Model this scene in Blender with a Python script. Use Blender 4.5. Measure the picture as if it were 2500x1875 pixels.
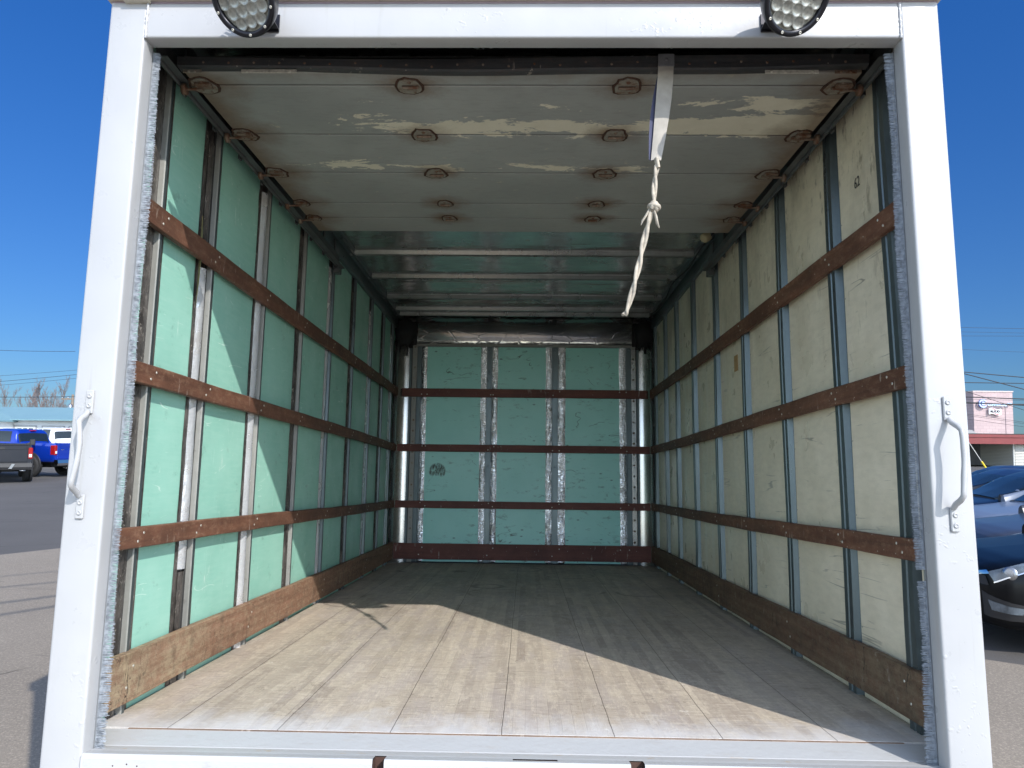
import bpy, math, random
from mathutils import Vector, Matrix, noise
random.seed(7)
R = math.radians
for o in list(bpy.data.objects): bpy.data.objects.remove(o)
sc = bpy.context.scene
COL = sc.collection

# ---------------------------------------------------------------- camera, sky, sun, exposure
# "box" coordinates: x right, y into the cargo box, z up from the box floor frame; the box stands nose-down on the lot
CAMB = Vector((0.0326, -1.9943, 0.806)); FPX = 1794.97
YAW, PITCH, ROLL = -0.0207, 0.1378, -0.0126
BETA = R(3.7); EYE = 1.88
cy_, sy_, cp_, sp_ = math.cos(YAW), math.sin(YAW), math.cos(PITCH), math.sin(PITCH)
FW = Vector((sy_*cp_, cy_*cp_, sp_)); RT = Vector((cy_, -sy_, 0)); UP = RT.cross(FW)
RT, UP = RT*math.cos(ROLL) - UP*math.sin(ROLL), UP*math.cos(ROLL) + RT*math.sin(ROLL)
ROTB = Matrix.Rotation(-BETA, 4, 'X')
TZ = EYE - (ROTB @ CAMB).z
BOXM = Matrix.Translation((0, 0, TZ)) @ ROTB
def bray(u, v): return FW + RT*((u-1250)/FPX) - UP*((v-937.5)/FPX)
def bx(u, v, ax, val):            # photo point -> point on a plane of the box
    d = bray(u, v); return CAMB + d*((val-CAMB[ax])/d[ax])
CAMW = BOXM @ CAMB
def wray(u, v): return ROTB.to_3x3() @ bray(u, v)
def wy(u, v, y):                  # photo point -> world point at world depth y
    d = wray(u, v); return CAMW + d*((y-CAMW.y)/d.y)
def wz(u, v, z=0.0):
    d = wray(u, v); return CAMW + d*((z-CAMW.z)/d.z)

cam = bpy.data.cameras.new('camera'); co = bpy.data.objects.new('camera', cam); COL.objects.link(co)
cam.sensor_fit = 'HORIZONTAL'; cam.sensor_width = 36; cam.lens = FPX/2500*36
cam.clip_start = 0.05; cam.clip_end = 3000
m3 = Matrix((RT, UP, -FW)).transposed()
co.matrix_world = BOXM @ (Matrix.Translation(CAMB) @ m3.to_4x4())
sc.camera = co
SUNB = Vector((-.655, 1, -.825))
SUNW = (ROTB.to_3x3() @ SUNB).normalized()
toS = -SUNW
w = bpy.data.worlds.new('World'); sc.world = w; w.use_nodes = True
nt = w.node_tree; nt.nodes.clear()
out = nt.nodes.new('ShaderNodeOutputWorld'); bg = nt.nodes.new('ShaderNodeBackground'); sky = nt.nodes.new('ShaderNodeTexSky')
sky.sky_type = 'NISHITA'; sky.sun_disc = False
sky.sun_elevation = math.asin(toS.z); sky.sun_rotation = math.atan2(toS.x, toS.y)
sky.altitude = 200; sky.air_density = 1.0; sky.dust_density = 0.3; sky.ozone_density = 2.5
bg.inputs[1].default_value = 0.15
hs = nt.nodes.new('ShaderNodeHueSaturation'); hs.inputs['Saturation'].default_value = 1.0; hs.inputs['Value'].default_value = 1.0
nt.links.new(sky.outputs[0], hs.inputs['Color']); tg = nt.nodes.new('ShaderNodeTexCoord'); sp3 = nt.nodes.new('ShaderNodeSeparateXYZ'); nt.links.new(tg.outputs['Generated'], sp3.inputs[0])
def wmap(sock, a, b):
    q = nt.nodes.new('ShaderNodeMapRange'); q.inputs[1].default_value = a; q.inputs[2].default_value = b; nt.links.new(sock, q.inputs[0]); return q.outputs[0]
def wmix(f, a, b, mode='MIX'):
    q = nt.nodes.new('ShaderNodeMix'); q.data_type = 'RGBA'; q.blend_type = mode
    for i_, v_ in ((0, f), (6, a), (7, b)):
        if isinstance(v_, bpy.types.NodeSocket): nt.links.new(v_, q.inputs[i_])
        else: q.inputs[i_].default_value = v_
    return q.outputs[2]
# the clear northern sky, away from the sun, is a deeper blue
deep = wmix(wmap(sp3.outputs[2], .05, .5), (.092, .158, .25, 1), (.062, .203, .40, 1))
hs2 = nt.nodes.new('ShaderNodeHueSaturation'); hs2.inputs['Saturation'].default_value = .72; hs2.inputs['Value'].default_value = 1.12; nt.links.new(sky.outputs[0], hs2.inputs['Color'])
nt.links.new(wmix(wmap(sp3.outputs[1], .0, .45), hs2.outputs[0], wmix(1.0, hs.outputs[0], deep, 'MULTIPLY')), bg.inputs[0]); nt.links.new(bg.outputs[0], out.inputs[0])
sl = bpy.data.lights.new('sun', 'SUN'); sl.energy = 2.05; sl.angle = R(0.5); sl.color = (1, .96, .9)
so = bpy.data.objects.new('sun', sl); COL.objects.link(so)
so.rotation_euler = SUNW.to_track_quat('-Z', 'Y').to_euler(); so.location = (5, -8, 12)
sc.view_settings.view_transform = 'Standard'; sc.view_settings.look = 'None'
sc.view_settings.exposure = 1.3; sc.view_settings.gamma = 1
try:
    sc.render.engine = 'CYCLES'; sc.cycles.max_bounces = 12; sc.cycles.diffuse_bounces = 8; sc.cycles.glossy_bounces = 5
    sc.cycles.sample_clamp_indirect = 6
except Exception: pass

# ---------------------------------------------------------------- material helpers
class N:
    def __init__(s, name):
        s.m = bpy.data.materials.new(name); s.m.use_nodes = True; s.t = s.m.node_tree; s.t.nodes.clear()
        s.o = s.t.nodes.new('ShaderNodeOutputMaterial'); s.b = s.t.nodes.new('ShaderNodeBsdfPrincipled')
        s.t.links.new(s.b.outputs[0], s.o.inputs[0]); s.tc = s.t.nodes.new('ShaderNodeTexCoord')
        s.co = s.tc.outputs['Object']; s.sx = None
    def put(s, sock, v):
        if isinstance(v, bpy.types.NodeSocket): s.t.links.new(v, sock)
        elif isinstance(v, (tuple, list)):
            sock.default_value = tuple(v) + ((1,) if len(v) == 3 and len(sock.default_value) == 4 else ())
        else: sock.default_value = v
    def set(s, **k):
        for a, v in k.items(): s.put(s.b.inputs[a.replace('_', ' ')], v)
        return s.m
    def scale(s, v, src=None):
        n = s.t.nodes.new('ShaderNodeMapping'); s.put(n.inputs[0], src or s.co); n.inputs['Scale'].default_value = v; return n.outputs[0]
    def noise(s, sc_=5, detail=4, rough=.55, vec=None, dist=0, ch=0):
        n = s.t.nodes.new('ShaderNodeTexNoise'); s.put(n.inputs['Vector'], vec or s.co); n.inputs['Scale'].default_value = sc_
        n.inputs['Detail'].default_value = detail; n.inputs['Roughness'].default_value = rough; n.inputs['Distortion'].default_value = dist
        return n.outputs[ch]
    def vor(s, sc_=5, feature='F1', vec=None, outn=0):
        n = s.t.nodes.new('ShaderNodeTexVoronoi'); n.feature = feature; s.put(n.inputs['Vector'], vec or s.co); n.inputs['Scale'].default_value = sc_; return n.outputs[outn]
    def m_(s, op, a, b=0, c=None):
        n = s.t.nodes.new('ShaderNodeMath'); n.operation = op; s.put(n.inputs[0], a); s.put(n.inputs[1], b)
        if c is not None: s.put(n.inputs[2], c)
        return n.outputs[0]
    def ramp(s, v, a, b, c0=0.0, c1=1.0):
        n = s.t.nodes.new('ShaderNodeMapRange'); n.clamp = True; s.put(n.inputs[0], v)
        for i, q in enumerate((a, b, c0, c1)): s.put(n.inputs[i+1], q)
        return n.outputs[0]
    def mix(s, f, a, b, mode='MIX'):
        n = s.t.nodes.new('ShaderNodeMix'); n.data_type = 'RGBA'; n.blend_type = mode; n.clamp_factor = True
        s.put(n.inputs[0], f); s.put(n.inputs[6], a); s.put(n.inputs[7], b); return n.outputs[2]
    def xyz(s, i):
        if s.sx is None:
            s.sx = s.t.nodes.new('ShaderNodeSeparateXYZ'); s.put(s.sx.inputs[0], s.co)
        return s.sx.outputs[i]
    def line(s, v, w_, c0=.5):
        return s.ramp(s.m_('ABSOLUTE', s.m_('SUBTRACT', v, c0)), w_*.4, w_, 1, 0)
    def dots(s, sc_, r, keep, vec=None):     # scattered small spots
        v = s.vor(sc_, outn=0, vec=vec); k = s.t.nodes.new('ShaderNodeSeparateColor'); s.put(k.inputs[0], s.vor(sc_, outn=1, vec=vec))
        return s.m_('MULTIPLY', s.ramp(v, r*.5, r, 1, 0), s.ramp(k.outputs[0], keep, keep+.02))
    def bump(s, h, strength=.3, dist=.01, nrm=None):
        n = s.t.nodes.new('ShaderNodeBump'); n.inputs['Strength'].default_value = strength; n.inputs['Distance'].default_value = dist
        s.put(n.inputs['Height'], h)
        if nrm: s.put(n.inputs['Normal'], nrm)
        s.put(s.b.inputs['Normal'], n.outputs[0]); return n.outputs[0]
def flat(name, col, rough=.5, metal=0, spec=.5, var=.0, vs=8, **k):
    n = N(name)
    if var:
        f = n.ramp(n.noise(vs, 5, .6), .3, .7)
        c = n.mix(f, tuple(x*(1-var) for x in col), tuple(min(1, x*(1+var)) for x in col)); n.set(Base_Color=c)
        n.put(n.b.inputs['Roughness'], n.ramp(n.noise(vs*2.3, 4), .3, .7, rough*.8, min(1, rough*1.25)))
    else: n.set(Base_Color=col, Roughness=rough)
    n.set(Metallic=metal); n.put(n.b.inputs['Specular IOR Level'], spec)
    for a, v in k.items(): n.put(n.b.inputs[a.replace('_', ' ')], v)
    return n.m

def mat_white():
    n = N('white_paint')
    big = n.ramp(n.noise(2.2, 3), .35, .65)
    dirt = n.ramp(n.noise(14, 6, .7, vec=n.scale((1, 1, .35))), .58, .74)
    c = n.mix(big, (.375, .377, .385), (.42, .42, .425)); c = n.mix(n.m_('MULTIPLY', dirt, .22), c, (.32, .32, .31))
    # blisters and orange peel only where old rust was painted over, brush sags elsewhere
    patch = n.ramp(n.noise(2.6, 2, .5), .52, .64)
    blist = n.ramp(n.vor(58, vec=n.mix(.05, n.co, n.noise(30, 2, ch=1))), .0, .42, 1, 0)
    h = n.m_('MULTIPLY', n.m_('MULTIPLY', blist, n.ramp(n.noise(26, 3, .6), .5, .62)), n.m_('MULTIPLY', patch, 1.2))
    h = n.m_('ADD', h, n.m_('MULTIPLY', n.noise(6, 4, .5), 1.1)); h = n.m_('ADD', h, n.m_('MULTIPLY', n.dots(17, .10, .93), .5))
    n.bump(h, .30, .006)
    chip = n.dots(23, .05, .965); c = n.mix(n.m_('MULTIPLY', chip, .7), c, (.14, .11, .09))
    run = n.m_('MULTIPLY', n.ramp(n.noise(30, 4, .6, vec=n.scale((1, 1, .05))), .60, .70), n.ramp(n.noise(3, 3), .5, .6)); c = n.mix(n.m_('MULTIPLY', run, .3), c, (.27, .25, .21))
    return n.set(Base_Color=c, Roughness=n.ramp(n.noise(9, 5, .6), .3, .7, .24, .48), Coat_Weight=.25, Coat_Roughness=.18)
def mat_sill():
    n = N('white_sill_paint')
    dirt = n.ramp(n.noise(22, 7, .75, vec=n.scale((.5, 2, 1))), .55, .70)
    groove = n.m_('MULTIPLY', n.ramp(n.xyz(1), .045, .065), n.ramp(n.xyz(1), .1, .078))
    chips = n.m_('MULTIPLY', n.ramp(n.noise(26, 6, .75, vec=n.scale((.35, 1, 1))), .60, .63), n.m_('ADD', n.m_('MULTIPLY', groove, .9), .12))
    c = n.mix(n.m_('MULTIPLY', dirt, .4), (.45, .455, .46), (.33, .31, .29)); c = n.mix(n.m_('MULTIPLY', groove, .35), c, (.36, .35, .33)); c = n.mix(chips, c, (.42, .34, .25))
    n.bump(n.m_('ADD', n.noise(60, 4), n.m_('MULTIPLY', n.noise(8, 3), 2)), .22, .004)
    return n.set(Base_Color=c, Roughness=.38, Coat_Weight=.2, Coat_Roughness=.2)
def mat_green():
    n = N('green_board')
    c = n.mix(n.ramp(n.noise(2.5, 5, .6), .32, .68), (.255, .53, .43), (.325, .61, .505))
    c = n.mix(n.m_('MULTIPLY', n.ramp(n.noise(30, 4, .7, vec=n.scale((1, .25, 2.2))), .45, .62), .22), c, (.42, .66, .56))
    zone = n.ramp(n.noise(2.3, 3, .6), .45, .58)
    spots = n.m_('MAXIMUM', n.dots(34, .17, .72, n.scale((1, 1, .6))), n.dots(75, .2, .8)); c = n.mix(n.m_('MULTIPLY', n.m_('MULTIPLY', spots, zone), .8), c, (.66, .80, .72))
    l1 = n.m_('MULTIPLY', n.line(n.noise(9, 2, .4, vec=n.scale((1, 4, .4)), dist=.3), .006), n.ramp(n.noise(6, 3), .56, .6))
    l2 = n.m_('MULTIPLY', n.line(n.noise(4, 2, .4, vec=n.scale((1, .5, 2.6)), dist=.2), .005), n.ramp(n.noise(9, 3), .56, .6))
    c = n.mix(n.m_('MULTIPLY', n.m_('MAXIMUM', l1, l2), .7), c, (.64, .78, .70))
    dk = n.m_('MULTIPLY', n.ramp(n.noise(11, 6, .7, vec=n.scale((1, 1, 1.4))), .60, .70), .4); c = n.mix(dk, c, (.12, .24, .18))
    n.bump(n.noise(4, 3, .5), .12, .02)
    return n.set(Base_Color=c, Roughness=n.ramp(n.noise(7, 5), .35, .65, .3, .5))
def mat_green_back():
    n = N('green_board_scuffed')
    c = n.mix(n.ramp(n.noise(2.5, 4), .3, .7), (.33, .72, .65), (.40, .79, .72))
    lim = n.ramp(n.noise(2.6, 3), .44, .58)
    a = n.ramp(n.noise(13, 7, .75, vec=n.scale((.7, 1, 1.8))), .56, .66)
    c = n.mix(n.m_('MULTIPLY', n.m_('MULTIPLY', a, lim), .6), c, (.10, .17, .14))
    l1 = n.m_('MULTIPLY', n.line(n.noise(3, 3, .5, vec=n.scale((.8, 1, 2.0)), dist=.6), .007), n.ramp(n.noise(6, 3), .55, .62))
    c = n.mix(n.m_('MULTIPLY', l1, .75), c, (.06, .10, .08))
    c = n.mix(n.m_('MULTIPLY', n.dots(14, .16, .88, n.scale((.7, 1, 1.5))), .7), c, (.06, .10, .08))
    # round scuffed patch on the lower part of the left board
    dx = n.m_('SUBTRACT', n.xyz(0), -.78); dz = n.m_('SUBTRACT', n.xyz(2), .93)
    d = n.m_('SQRT', n.m_('ADD', n.m_('MULTIPLY', dx, dx), n.m_('MULTIPLY', dz, dz)))
    sp = n.m_('MULTIPLY', n.ramp(d, .080, .070), n.ramp(n.noise(60, 5, .7, vec=n.scale((2.4, 1, .6))), .40, .54))
    c = n.mix(n.m_('MULTIPLY', sp, n.ramp(dz, -.045, -.03)), c, (.05, .085, .065))
    n.bump(n.noise(4, 3, .5), .12, .02)
    return n.set(Base_Color=c, Roughness=.42)
def mat_cream():
    n = N('cream_plywood')
    c = n.mix(n.ramp(n.noise(2.5, 6, .65), .35, .65), (.74, .665, .51), (.86, .785, .63))
    c = n.mix(n.m_('MULTIPLY', n.ramp(n.noise(50, 4, .6, vec=n.scale((1, .3, .9))), .4, .7), .3), c, (.52, .47, .36))
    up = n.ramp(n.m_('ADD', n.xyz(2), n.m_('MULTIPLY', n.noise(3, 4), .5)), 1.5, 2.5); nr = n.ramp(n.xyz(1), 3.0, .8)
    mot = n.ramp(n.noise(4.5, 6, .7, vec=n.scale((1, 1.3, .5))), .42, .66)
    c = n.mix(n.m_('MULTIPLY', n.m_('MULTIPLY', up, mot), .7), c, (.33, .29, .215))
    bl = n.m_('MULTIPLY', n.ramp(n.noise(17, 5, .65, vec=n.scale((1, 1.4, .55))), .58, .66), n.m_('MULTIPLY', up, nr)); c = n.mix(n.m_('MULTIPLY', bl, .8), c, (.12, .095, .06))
    # long dark horizontal scrapes
    l1 = n.m_('MULTIPLY', n.line(n.noise(2.2, 3, .5, vec=n.scale((1, .35, 5))), .010), n.ramp(n.noise(4.5, 4, .6, vec=n.scale((1, .7, 1.5))), .50, .60))
    l2 = n.m_('MULTIPLY', n.ramp(n.noise(5, 6, .7, vec=n.scale((1, .4, 9))), .60, .66), n.ramp(n.noise(2.6, 3, .6, vec=n.scale((1, 1, 1.6))), .50, .60))
    low = n.ramp(n.xyz(2), 1.75, 1.55)
    c = n.mix(n.m_('MULTIPLY', n.m_('MULTIPLY', n.m_('MAXIMUM', l1, l2), low), n.ramp(n.xyz(1), 3.0, .9, .25, .62)), c, (.16, .15, .135))
    c = n.mix(n.m_('MULTIPLY', n.dots(28, .13, .9), .7), c, (.14, .11, .08))
    pale = n.m_('MULTIPLY', n.ramp(n.noise(5, 3, .5, vec=n.scale((1, 2.2, .35))), .56, .6), n.ramp(n.xyz(1), 1.8, 2.6)); c = n.mix(n.m_('MULTIPLY', pale, .3), c, (.82, .80, .72))
    n.bump(n.m_('ADD', n.m_('MULTIPLY', n.noise(40, 4, .6, vec=n.scale((1, .3, 1))), .3), n.noise(3, 3)), .14, .008)
    return n.set(Base_Color=c, Roughness=n.ramp(n.noise(5, 5), .35, .65, .26, .45))
def mat_steel(name='galvanised_steel', col=(.115, .145, .155), lo=.26, hi=.48, metal=.6):
    n = N(name)
    f = n.ramp(n.noise(6, 6, .65, vec=n.scale((1, 1, .3))), .3, .7); v = n.vor(55, outn=0)
    c = n.mix(f, tuple(x*.8 for x in col), tuple(x*1.25 for x in col)); c = n.mix(n.m_('MULTIPLY', v, .2), c, tuple(x*.6 for x in col))
    d = n.ramp(n.noise(30, 5, .7), .64, .7); c = n.mix(n.m_('MULTIPLY', d, .45), c, (.11, .10, .09))
    n.bump(n.m_('ADD', n.noise(18, 3), n.m_('MULTIPLY', n.noise(3, 2, vec=n.scale((1, 1, .6))), 3)), .07, .004)
    return n.set(Base_Color=c, Metallic=metal, Roughness=n.ramp(f, 0, 1, lo, hi))
def mat_foil():
    n = N('crinkled_foil')
    cr = n.m_('ADD', n.vor(34, 'DISTANCE_TO_EDGE', vec=n.scale((1, 1.2, .55))), n.m_('MULTIPLY', n.noise(70, 3, .6), .5))
    st = n.ramp(n.noise(80, 2, .5, vec=n.scale((.4, .4, 1.6))), .4, .6)
    n.bump(n.m_('ADD', n.m_('MULTIPLY', cr, .8), n.m_('MULTIPLY', st, .35)), .30, .006)
    d = n.ramp(n.noise(7, 5, .6), .5, .7)
    return n.set(Base_Color=n.mix(d, (.80, .82, .86), (.62, .60, .58)), Metallic=.6, Roughness=n.ramp(d, 0, 1, .20, .36))
def mat_scrim():
    n = N('scuffed_foil_facing')
    cr = n.vor(30, 'DISTANCE_TO_EDGE', vec=n.scale((1, 1, .6)))
    f = n.ramp(n.noise(16, 6, .75, vec=n.scale((1, 1, .45))), .42, .66)
    sc_ = n.ramp(n.noise(44, 6, .75, vec=n.scale((1, 1.6, .8)), dist=.8), .60, .64)
    c = n.mix(f, (.055, .05, .048), (.20, .18, .165)); c = n.mix(n.m_('MULTIPLY', sc_, .75), c, (.55, .5, .44))
    n.bump(n.m_('ADD', cr, n.noise(60, 3)), .5, .008)
    return n.set(Base_Color=c, Metallic=.45, Roughness=.38)
def mat_wood(name, dark, light, grey=None, axis=1, worn=.5):
    n = N(name)
    s = [26, 26, 26]; s[axis] = 1.6
    g = n.ramp(n.noise(1, 6, .65, vec=n.scale(tuple(s)), dist=.3), .3, .7)
    c = n.mix(g, dark, light); gr_ = grey or (.35, .27, .2)
    st = [1.2, 1.2, 1.2]; st[axis] = .45
    sp = n.ramp(n.noise(36, 8, .82, vec=n.scale(tuple(st))), .50, .62)
    c = n.mix(n.m_('MULTIPLY', sp, worn), c, gr_)
    big = n.ramp(n.noise(2.4, 5, .7), .42, .62); c = n.mix(n.m_('MULTIPLY', big, .5), c, tuple(x*.5 for x in dark))
    c = n.mix(n.m_('MULTIPLY', n.dots(44, .14, .9), .8), c, (.58, .52, .44))
    drip = n.m_('MULTIPLY', n.ramp(n.noise(30, 4, .6, vec=n.scale((1.5, 1.5, .35))), .62, .66), n.ramp(n.noise(3, 3), .5, .58)); c = n.mix(n.m_('MULTIPLY', drip, .5), c, (.45, .38, .32))
    n.bump(n.m_('ADD', g, n.noise(60, 4)), .35, .004)
    return n.set(Base_Color=c, Roughness=.62)
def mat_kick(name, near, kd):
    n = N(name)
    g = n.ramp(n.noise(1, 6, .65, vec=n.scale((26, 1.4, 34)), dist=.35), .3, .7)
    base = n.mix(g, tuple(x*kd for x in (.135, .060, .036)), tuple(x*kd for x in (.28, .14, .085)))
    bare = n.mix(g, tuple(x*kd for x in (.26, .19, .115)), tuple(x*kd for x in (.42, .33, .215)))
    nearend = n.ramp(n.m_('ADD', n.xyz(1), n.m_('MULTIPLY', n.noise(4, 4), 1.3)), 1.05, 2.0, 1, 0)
    sp = n.ramp(n.noise(16, 9, .85, vec=n.scale((1, .6, 1))), .46, .56); sp2 = n.ramp(n.noise(50, 6, .8, vec=n.scale((1, .5, 1.3))), .50, .60)
    c = n.mix(n.m_('MULTIPLY', n.m_('MAXIMUM', n.m_('MULTIPLY', nearend, near), .30), n.m_('ADD', .35, n.m_('MULTIPLY', sp, .65))), base, bare)
    c = n.mix(n.m_('MULTIPLY', sp2, .45), c, bare)
    c = n.mix(n.m_('MULTIPLY', n.ramp(n.noise(9, 7, .8), .52, .66), .5), c, tuple(x*kd for x in (.07, .045, .03)))
    c = n.mix(n.m_('MULTIPLY', n.ramp(n.noise(14, 7, .75, vec=n.scale((1, 1.5, .6))), .62, .67), .55), c, (.46, .42, .35))
    c = n.mix(n.m_('MULTIPLY', n.dots(40, .14, .86), .8), c, (.6, .56, .48))
    crk = n.m_('MULTIPLY', n.line(n.noise(5, 5, .6, vec=n.scale((1, 3, 1)), dist=1), .008), n.ramp(n.noise(2), .47, .55))
    c = n.mix(crk, c, (.02, .012, .008))
    n.bump(n.m_('ADD', n.m_('ADD', g, n.noise(50, 5)), n.m_('MULTIPLY', sp, .6)), .45, .005)
    return n.set(Base_Color=c, Roughness=.68)
def mat_floor():
    n = N('worn_plank_floor')
    x, y = n.xyz(0), n.xyz(1)
    # laminated strips 35 mm wide, random tone, with boards about 315 mm wide between open seams
    xs = n.m_('DIVIDE', x, .036); xi = n.m_('FLOOR', xs); 
    w1 = n.t.nodes.new('ShaderNodeTexWhiteNoise'); w1.noise_dimensions = '2D'
    cb = n.t.nodes.new('ShaderNodeCombineXYZ'); n.put(cb.inputs[0], xi)
    w0 = n.t.nodes.new('ShaderNodeTexWhiteNoise'); w0.noise_dimensions = '1D'; n.put(w0.inputs['W'], xi)
    yo = n.m_('FLOOR', n.m_('ADD', n.m_('DIVIDE', y, 1.15), n.m_('MULTIPLY', w0.outputs[0], 7)))
    n.put(cb.inputs[1], yo); n.put(w1.inputs['Vector'], cb.outputs[0])
    tone = w1.outputs[0]
    grain = n.ramp(n.noise(1, 6, .7, vec=n.scale((60, 2.2, 1)), dist=.4), .3, .7)
    c = n.mix(tone, (.355, .30, .25), (.56, .485, .385)); c = n.mix(n.m_('MULTIPLY', grain, .4), c, (.40, .315, .24))
    mauve = n.ramp(n.noise(3.3, 4, .6, vec=n.scale((2, .7, 1))), .48, .62); c = n.mix(n.m_('MULTIPLY', mauve, .45), c, (.46, .40, .375))
    # cross scuffs and pale scratches
    s1 = n.ramp(n.noise(13, 9, .82, vec=n.scale((2.2, .45, 1))), .50, .58); c = n.mix(n.m_('MULTIPLY', s1, .42), c, (.70, .61, .48))
    s2 = n.ramp(n.noise(30, 8, .82, vec=n.scale((.45, 1.8, 1))), .54, .60); c = n.mix(n.m_('MULTIPLY', s2, .42), c, (.27, .215, .175))
    s4 = n.ramp(n.noise(26, 7, .8, vec=n.scale((.35, 2.4, 1))), .56, .60); c = n.mix(n.m_('MULTIPLY', s4, .45), c, (.72, .64, .52))
    s3 = n.ramp(n.noise(120, 4, .7, vec=n.scale((.35, 1.6, 1))), .5, .62); c = n.mix(n.m_('MULTIPLY', s3, .35), c, (.26, .20, .16))
    pk = n.ramp(n.noise(15, 7, .75), .66, .69); c = n.mix(n.m_('MULTIPLY', pk, .6), c, (.82, .78, .70))
    gouge = n.m_('MULTIPLY', n.line(n.noise(4, 4, .6, vec=n.scale((1.2, 1.8, 1)), dist=1.2), .006), n.ramp(n.noise(6, 3), .55, .6)); c = n.mix(n.m_('MULTIPLY', gouge, .6), c, (.20, .16, .13))
    c = n.mix(n.m_('MULTIPLY', n.dots(30, .10, .9, n.scale((.5, 1.2, 1))), .8), c, (.08, .065, .05))
    # dark stains deeper in and where pallets sat
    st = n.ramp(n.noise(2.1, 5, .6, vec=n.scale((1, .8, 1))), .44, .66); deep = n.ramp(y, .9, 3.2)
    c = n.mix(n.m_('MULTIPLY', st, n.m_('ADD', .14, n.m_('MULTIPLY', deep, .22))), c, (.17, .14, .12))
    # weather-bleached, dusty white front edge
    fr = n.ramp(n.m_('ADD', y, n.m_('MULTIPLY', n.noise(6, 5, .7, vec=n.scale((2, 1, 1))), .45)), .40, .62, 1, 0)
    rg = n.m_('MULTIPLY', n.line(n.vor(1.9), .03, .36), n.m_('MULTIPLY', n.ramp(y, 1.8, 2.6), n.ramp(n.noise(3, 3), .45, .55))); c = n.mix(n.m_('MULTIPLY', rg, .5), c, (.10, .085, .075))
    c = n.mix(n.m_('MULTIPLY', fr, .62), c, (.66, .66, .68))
    # seams
    def seam(x0, wd, k):
        wob = n.m_('MULTIPLY', n.m_('SUBTRACT', n.noise(3, 4, .7), .5), .012)
        d = n.m_('ABSOLUTE', n.m_('SUBTRACT', n.m_('ADD', x, wob), x0)); return n.m_('MULTIPLY', n.ramp(d, wd*.6, wd, 1, 0), k)
    tot = None
    for x0 in (-.98, -.665, -.345, -.029, .288, .59, .908):
        f = seam(x0, .0017, .7); tot = f if tot is None else n.m_('MAXIMUM', tot, f)
    fine = n.m_('ABSOLUTE', n.m_('SUBTRACT', n.m_('FRACT', xs), .5)); fineS = n.m_('MULTIPLY', n.ramp(fine, .465, .495), n.ramp(n.noise(2.7, 3), .52, .64, 0, .2))
    tot = n.m_('MAXIMUM', tot, fineS)
    c = n.mix(tot, c, (.035, .028, .022))
    n.bump(n.m_('SUBTRACT', n.m_('ADD', n.m_('MULTIPLY', grain, .3), n.m_('MULTIPLY', s1, .25)), n.m_('MULTIPLY', tot, 1.5)), .35, .004)
    return n.set(Base_Color=c, Roughness=n.ramp(n.noise(9, 5), .3, .7, .5, .75))
HC = (-1.065, -.371, .357, 1.055); HR = (.30, .66, 1.02, 1.38, 1.585)
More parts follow.
